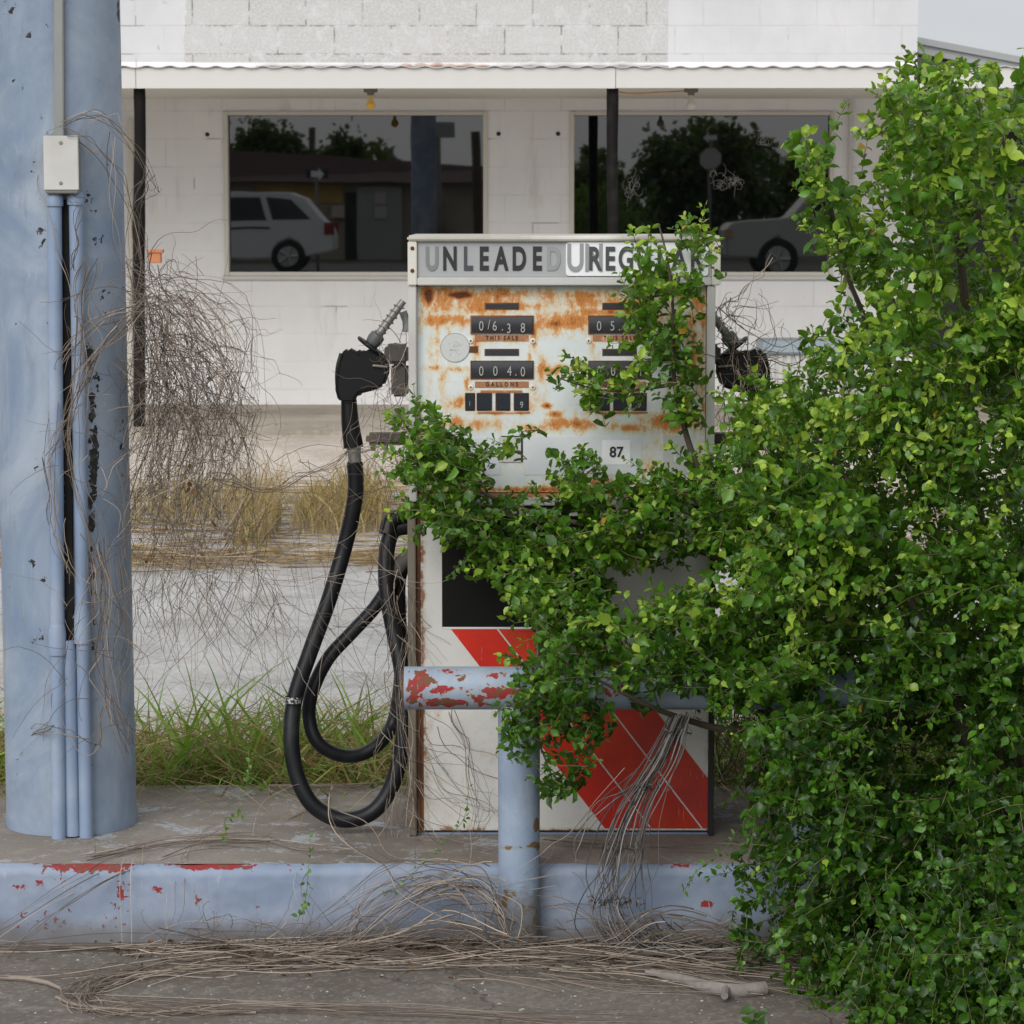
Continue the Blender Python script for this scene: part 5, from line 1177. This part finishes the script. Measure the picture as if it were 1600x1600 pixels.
# arching bundle up the kerb face by the leg
def arch(pts, n, spread, r, wob=.004): path_strand(pts, n, spread, r, wob, 6, (S, Rr))
arch([(785,1455,6.1),(770,1400,6.12),(700,1365,6.14),(620,1375,6.16),(540,1430,6.18),(470,1470,6.19)], 20, 15, .0012)
arch([(780,1440,6.1),(740,1390,6.1),(660,1400,6.12),(590,1450,6.14),(530,1490,6.14)], 22, 17, .0012)
arch([(790,1470,6.08),(700,1440,6.08),(600,1470,6.1),(450,1500,6.1)], 18, 16, .0012)
arch([(1150,1440,6.1),(1000,1470,6.1),(900,1420,6.1),(850,1400,6.12)], 10, 10, .0010)
arch([(1180,1470,6.08),(1050,1440,6.08),(960,1480,6.05),(840,1490,6.05)], 16, 12, .0012)
arch([(520,1225,6.5),(515,1270,6.42),(545,1320,6.3),(600,1350,6.18),(640,1400,6.12),(780,1480,6.05)], 2, 4, .0016)
arch([(530,1270,6.42),(580,1300,6.35),(610,1340,6.25),(740,1350,6.2)], 2, 4, .0014)
arch([(380,1310,6.5),(240,1320,6.45),(120,1380,6.2),(0,1450,6.18),(-40,1470,6.15)], 4, 6, .0012)
arch([(420,1320,6.45),(300,1330,6.4),(160,1380,6.2),(60,1450,6.15),(0,1500,6.1)], 4, 6, .0012)
arch([(350,1300,6.5),(300,1345,6.3),(290,1420,6.2),(270,1480,6.18)], 3, 8, .0009)
arch([(480,1330,6.4),(460,1380,6.22),(475,1440,6.2)], 2, 5, .0009)
arch([(200,1480,6.19),(200,1350,6.22),(230,1330,6.35)], 2, 6, .0009)
arch([(990,1200,6.1),(905,1300,6.12),(870,1330,6.12),(830,1360,6.1)], 3, 8, .0010)
arch([(545,1480,6.15),(560,1420,6.17),(620,1380,6.18),(700,1400,6.18),(850,1380,6.14)], 6, 12, .0008)
for _ in range(150):
    px = rng.uniform(250, 1150); S.append(wander(at(px, rng.uniform(1440, 1490), 6.15), (rng.normal(), -.2, abs(rng.normal())*.6), rng.uniform(.06, .2), 12, rng.uniform(-.25, .25), .05)); Rr.append(rng.uniform(.0006, .0011))
gr_ = strands_mesh('ground_runners', S, Rr, M['vine'], n=4); tag(gr_, 'long dry runners trailing over the pavement along the blue kerb', 'vine')
# runners on the island top
S, Rr = [], []
def irun(pts, n, spread, r):
    for _ in range(n):
        P = [Vector((*on(x_+rng.normal()*spread, y_+rng.normal()*spread*.4, ZK)[:2], ZK+.004+abs(rng.normal())*.01)) for x_, y_ in pts]
        P = np.array([tuple(a_) for a_ in spline(P, 6)]); S.append(P); Rr.append(r*rng.uniform(.7, 1.3))
irun([(140,1345),(260,1325),(400,1318),(470,1330),(560,1338)], 8, 8, .0010)
irun([(420,1235),(560,1238),(640,1225)], 4, 4, .0014)
irun([(650,1310),(700,1318),(780,1335)], 3, 5, .0010)
irun([(860,1322),(1000,1328),(1120,1335)], 5, 6, .0010)
path_strand([(395,1310,6.5),(405,1260,6.5),(440,1235,6.5),(470,1225,6.5)], 1, 2, .001, .002, 6, (S, Rr))
for px in (145, 222, 285, 310, 650, 735): path_strand([(px,1350,6.3),(px+2,1320,6.3),(px-1,1290,6.32)], 1, 1, .0008, .001, 4, (S, Rr))
o = strands_mesh('fallen_vine', S, Rr, M['vine'], n=4); tag(o, 'thin dry stems lying across the island top near the column', 'vine')
n = 3200; yy = YK-.006-np.abs(rng.normal(size=n))*.10; xx = rng.uniform(-.95, 1.3, n)*rng.uniform(.6, 1, n); P = np.stack([xx, yy, rng.uniform(.004, .014, n)], -1)
o = leaves_mesh('leaf_litter', P, rng.normal(size=(n,3))*[1,1,.15], np.array([0,0,1.0])+rng.normal(size=(n,3))*.3, rng.uniform(.005,.016,n), rng.random(n)**1.5*.9, mdl, None); tag(o, kind='stuff')
# sticks
mb = MB(); mb.tube([Vector((*on(x_, y_)[:2], .010)) for x_, y_ in ((-30,1533),(40,1536),(75,1543),(98,1553))], [.004,.006,.005,.003], 7)
o = mb.build('stick', M['wood'], smooth=True); tag(o, 'pale peeled stick lying at the lower left edge of the pavement', 'stick')
mb = MB(); mb.tube(spline([Vector((*on(x_, y_)[:2], .008)) for x_, y_ in ((88,1564),(130,1578),(250,1585),(400,1588))], 4), .0035, 7)
o = mb.build('stick', M['wood'], smooth=True); tag(o, 'long thin brown stick lying parallel to the kerb at lower left', 'stick')
mb = MB(); mb.tube(spline([Vector((*on(x_, y_)[:2], .016)) for x_, y_ in ((1010,1530),(1060,1540),(1110,1555),(1150,1560),(1195,1556))], 4), [.006+.010*min(1, i/8) for i in range(17)], 9)
mb.tube([Vector((*on(1135,1560)[:2], .02)), Vector((*on(1132,1572)[:2], .022))], [.010, .008], 8)
o = mb.build('fallen_branch', m_simple('lichen_bark', (.30,.27,.25), .9, 0, .7, 50, .8, dirt=(.16,.13,.12)), smooth=True); tag(o, 'thick pale barked branch piece lying under the shrub edge', 'branch')
# small leafy seedlings climbing at the kerb
M['seed'] = m_leaf('seedling_leaf', (.05,.12,.02), (.12,.25,.04), (.25,.35,.08), .3, .5)
for (pts, lab) in (([(465,1440,6.15),(478,1400,6.18),(482,1350,6.2),(485,1310,6.3)], 'thin green weed stem with tiny leaves rising before the kerb'),
                   ([(355,1310,6.45),(352,1280,6.45),(375,1270,6.45),(388,1200,6.45),(386,1150,6.5)], 'spindly green weed on the island right of the blue column'),
                   ([(600,1400,6.15),(650,1360,6.15),(700,1310,6.2),(728,1270,6.4),(732,1200,6.5)], 'slender green weed leaning toward the pump door'),
                   ([(1070,1390,6.1),(1090,1360,6.12),(1130,1330,6.15),(1150,1300,6.15)], 'long leaved green weed in front of the kerb below the shrub')):
    e = empty('weed', tuple(at(*pts[0])), lab, 'weed'); P = np.array([tuple(a_) for a_ in spline([at(*q) for q in pts], 6)])
    strands_mesh('stem', [P], [.0011], m_simple('weed_stem', (.10,.16,.05), .6), e, n=5)
    n = 26; k = rng.integers(0, len(P), n); leaves_mesh('leaves', P[k]+rng.normal(size=(n,3))*.003, rng.normal(size=(n,3)), rng.normal(size=(n,3)), rng.uniform(.006,.016,n), rng.random(n)*.8, M['seed'], e)

# ================================================================== GRASS
M['grass'] = m_leaf('grass_blade', (.06,.14,.015), (.15,.28,.035), (.34,.45,.10), .35, .5)
M['dry'] = m_leaf('dry_grass_blade', (.12,.075,.03), (.30,.20,.09), (.50,.38,.20), .3, .6)
def blades(name, base, h, lean, wdt, mat, seg=5, parent=None):
    n = len(base); V = np.zeros((n, seg+1, 2, 3)); a = rng.uniform(0, 2*np.pi, n); dx = np.stack([np.cos(a), np.sin(a), 0*a], -1); wv_ = np.stack([-np.sin(a), np.cos(a), 0*a], -1)
    tw = rng.uniform(0, 2*np.pi, n); wv_ = np.stack([np.cos(tw), np.sin(tw)*.5, 0*a], -1)
    for i in range(seg+1):
        t = i/seg; c_ = base+dx*(h*lean*t**1.8)[:, None]; c_ = c_+np.stack([0*a, 0*a, h*(t-.45*lean*t**2.4)], -1); wd = wdt*(1-t**1.5)+.0002
        V[:, i, 0] = c_-wv_*wd[:, None]/2; V[:, i, 1] = c_+wv_*wd[:, None]/2
    V = V.reshape(-1, 3); b_ = (np.arange(n)*(seg+1)*2)[:, None]
    F = np.concatenate([np.stack([b_[:, 0]+2*i, b_[:, 0]+2*i+1, b_[:, 0]+2*i+3, b_[:, 0]+2*i+2], -1) for i in range(seg)])
    o = np_mesh(name, V, F, mat, parent, {'tone': np.repeat(rng.random(n)**1.2*.95, (seg+1)*2)}); return tag(o, kind='stuff')
def gpts(n, x0, x1, y0, y1, clump=0):
    if clump:
        c_ = np.stack([rng.uniform(x0, x1, clump), rng.uniform(y0, y1, clump)], -1); k = rng.integers(0, clump, n); p_ = c_[k]+rng.normal(size=(n,2))*[.05, .04]
    else: p_ = np.stack([rng.uniform(x0, x1, n), rng.uniform(y0, y1, n)], -1)
    p_[:, 1] = np.maximum(p_[:, 1], y0); return np.concatenate([p_, np.array([[gz(y_)] for y_ in p_[:, 1]])], 1)
n = 4600; blades('grass_green', gpts(n, -2.2, 2.0, YB+.02, YB+.5, 90), rng.uniform(.30, .62, n)*rng.uniform(.6,1,n), rng.uniform(.3, 1.3, n), rng.uniform(.010, .024, n), M['grass'])
n = 9000; blades('grass_dry', gpts(n, -2.2, 2.0, YB+.015, YB+.45, 140), rng.uniform(.22, .55, n), rng.uniform(.5, 1.7, n), rng.uniform(.005, .012, n), M['dry'])
S, Rr = [], []
for _ in range(420):
    x_ = rng.uniform(-1.9, 1.3); S.append(wander((x_, rng.uniform(YB+.02, YB+.4), rng.uniform(.16, .36)), (rng.normal(), rng.normal()*.2, rng.normal()*.15), rng.uniform(.15, .5), 12, rng.uniform(-.1, .1), .01)); Rr.append(rng.uniform(.0008, .0018))
o = strands_mesh('fallen_straw', S, Rr, M['straw'], n=3); tag(o, kind='stuff')
# dry tufts near the apron
def tuft(px, py, wpx, hpx, n, mat, lab):
    g_ = ghit(px, py); s_ = g_.y/FPX; p_ = np.stack([g_.x+np.clip(rng.normal(size=n), -1.9, 1.9)*wpx*s_*.28, g_.y+np.clip(rng.normal(size=n), -1.9, 1.9)*.34, np.full(n, g_.z)], -1)
    o = blades('grass_tuft', p_, rng.uniform(.4, 1.05, n)*hpx*s_, rng.uniform(.1, .8, n), rng.uniform(.004, .009, n), mat); del o['kind']; return tag(o, lab, 'grass tuft')
tuft(500, 812, 70, 80, 500, M['dry'], 'dry straw tuft left of the nozzle hose on the apron edge')
tuft(560, 810, 80, 115, 700, M['dry'], 'tall dry straw tuft directly behind the nozzle hose')
tuft(400, 835, 60, 150, 420, M['dry'], 'pale dry tuft right of the vine tangle')
tuft(300, 800, 190, 90, 420, M['dry'], 'broad dry tuft behind the vine tangle')
tuft(-40, 830, 60, 110, 300, M['grass'], 'green tuft at the far left beyond the column')
tuft(1225, 760, 120, 80, 300, M['dry'], 'dry tuft behind the shrub by the shop walkway')
n = 1500; P = gpts(n, -6, 6, 13.2, 15.6, 120); blades('grass_scattered', P, rng.uniform(.03, .12, n), rng.uniform(.5, 2, n), rng.uniform(.004, .008, n), M['dry'])
S, Rr = [], []
for _ in range(1700):
    Y = rng.choice([rng.uniform(12.7, 15.6), rng.normal(14.3, .5), rng.normal(13.1, .12)]); x_ = rng.uniform(-3.2, 2.2); p_ = wander((x_, Y, gz(Y)+.012), (1, rng.normal()*.25, 0), rng.uniform(.2, .9), 9, rng.uniform(-.05, .05), 0); p_[:, 2] = np.array([gz(q_) for q_ in p_[:, 1]])+rng.uniform(.006, .04); S.append(p_); Rr.append(rng.uniform(.0018, .004))
o = strands_mesh('straw_litter', S, Rr, M['straw'], n=3); tag(o, kind='stuff')
# little stones and flakes on the pavement
V, F = [], []
for i in range(420):
    x_, y_ = rng.uniform(-1.4, 1.4), rng.uniform(5.0, 6.2); r_ = rng.uniform(.0015, .0045); a_ = rng.uniform(0, 6.3, 5)
    b_ = len(V)
    for k in range(5): an = k*1.2566+rng.normal()*.2; V.append((x_+math.cos(an)*r_, y_+math.sin(an)*r_, .0045))
    V.append((x_, y_, .0045+r_*.6)); F += [(b_+k, b_+(k+1)%5, b_+5) for k in range(5)]
o = np_mesh('pebbles', V, F, m_simple('pale_grit', (.45,.43,.40), .8)); tag(o, kind='stuff')
print('done')
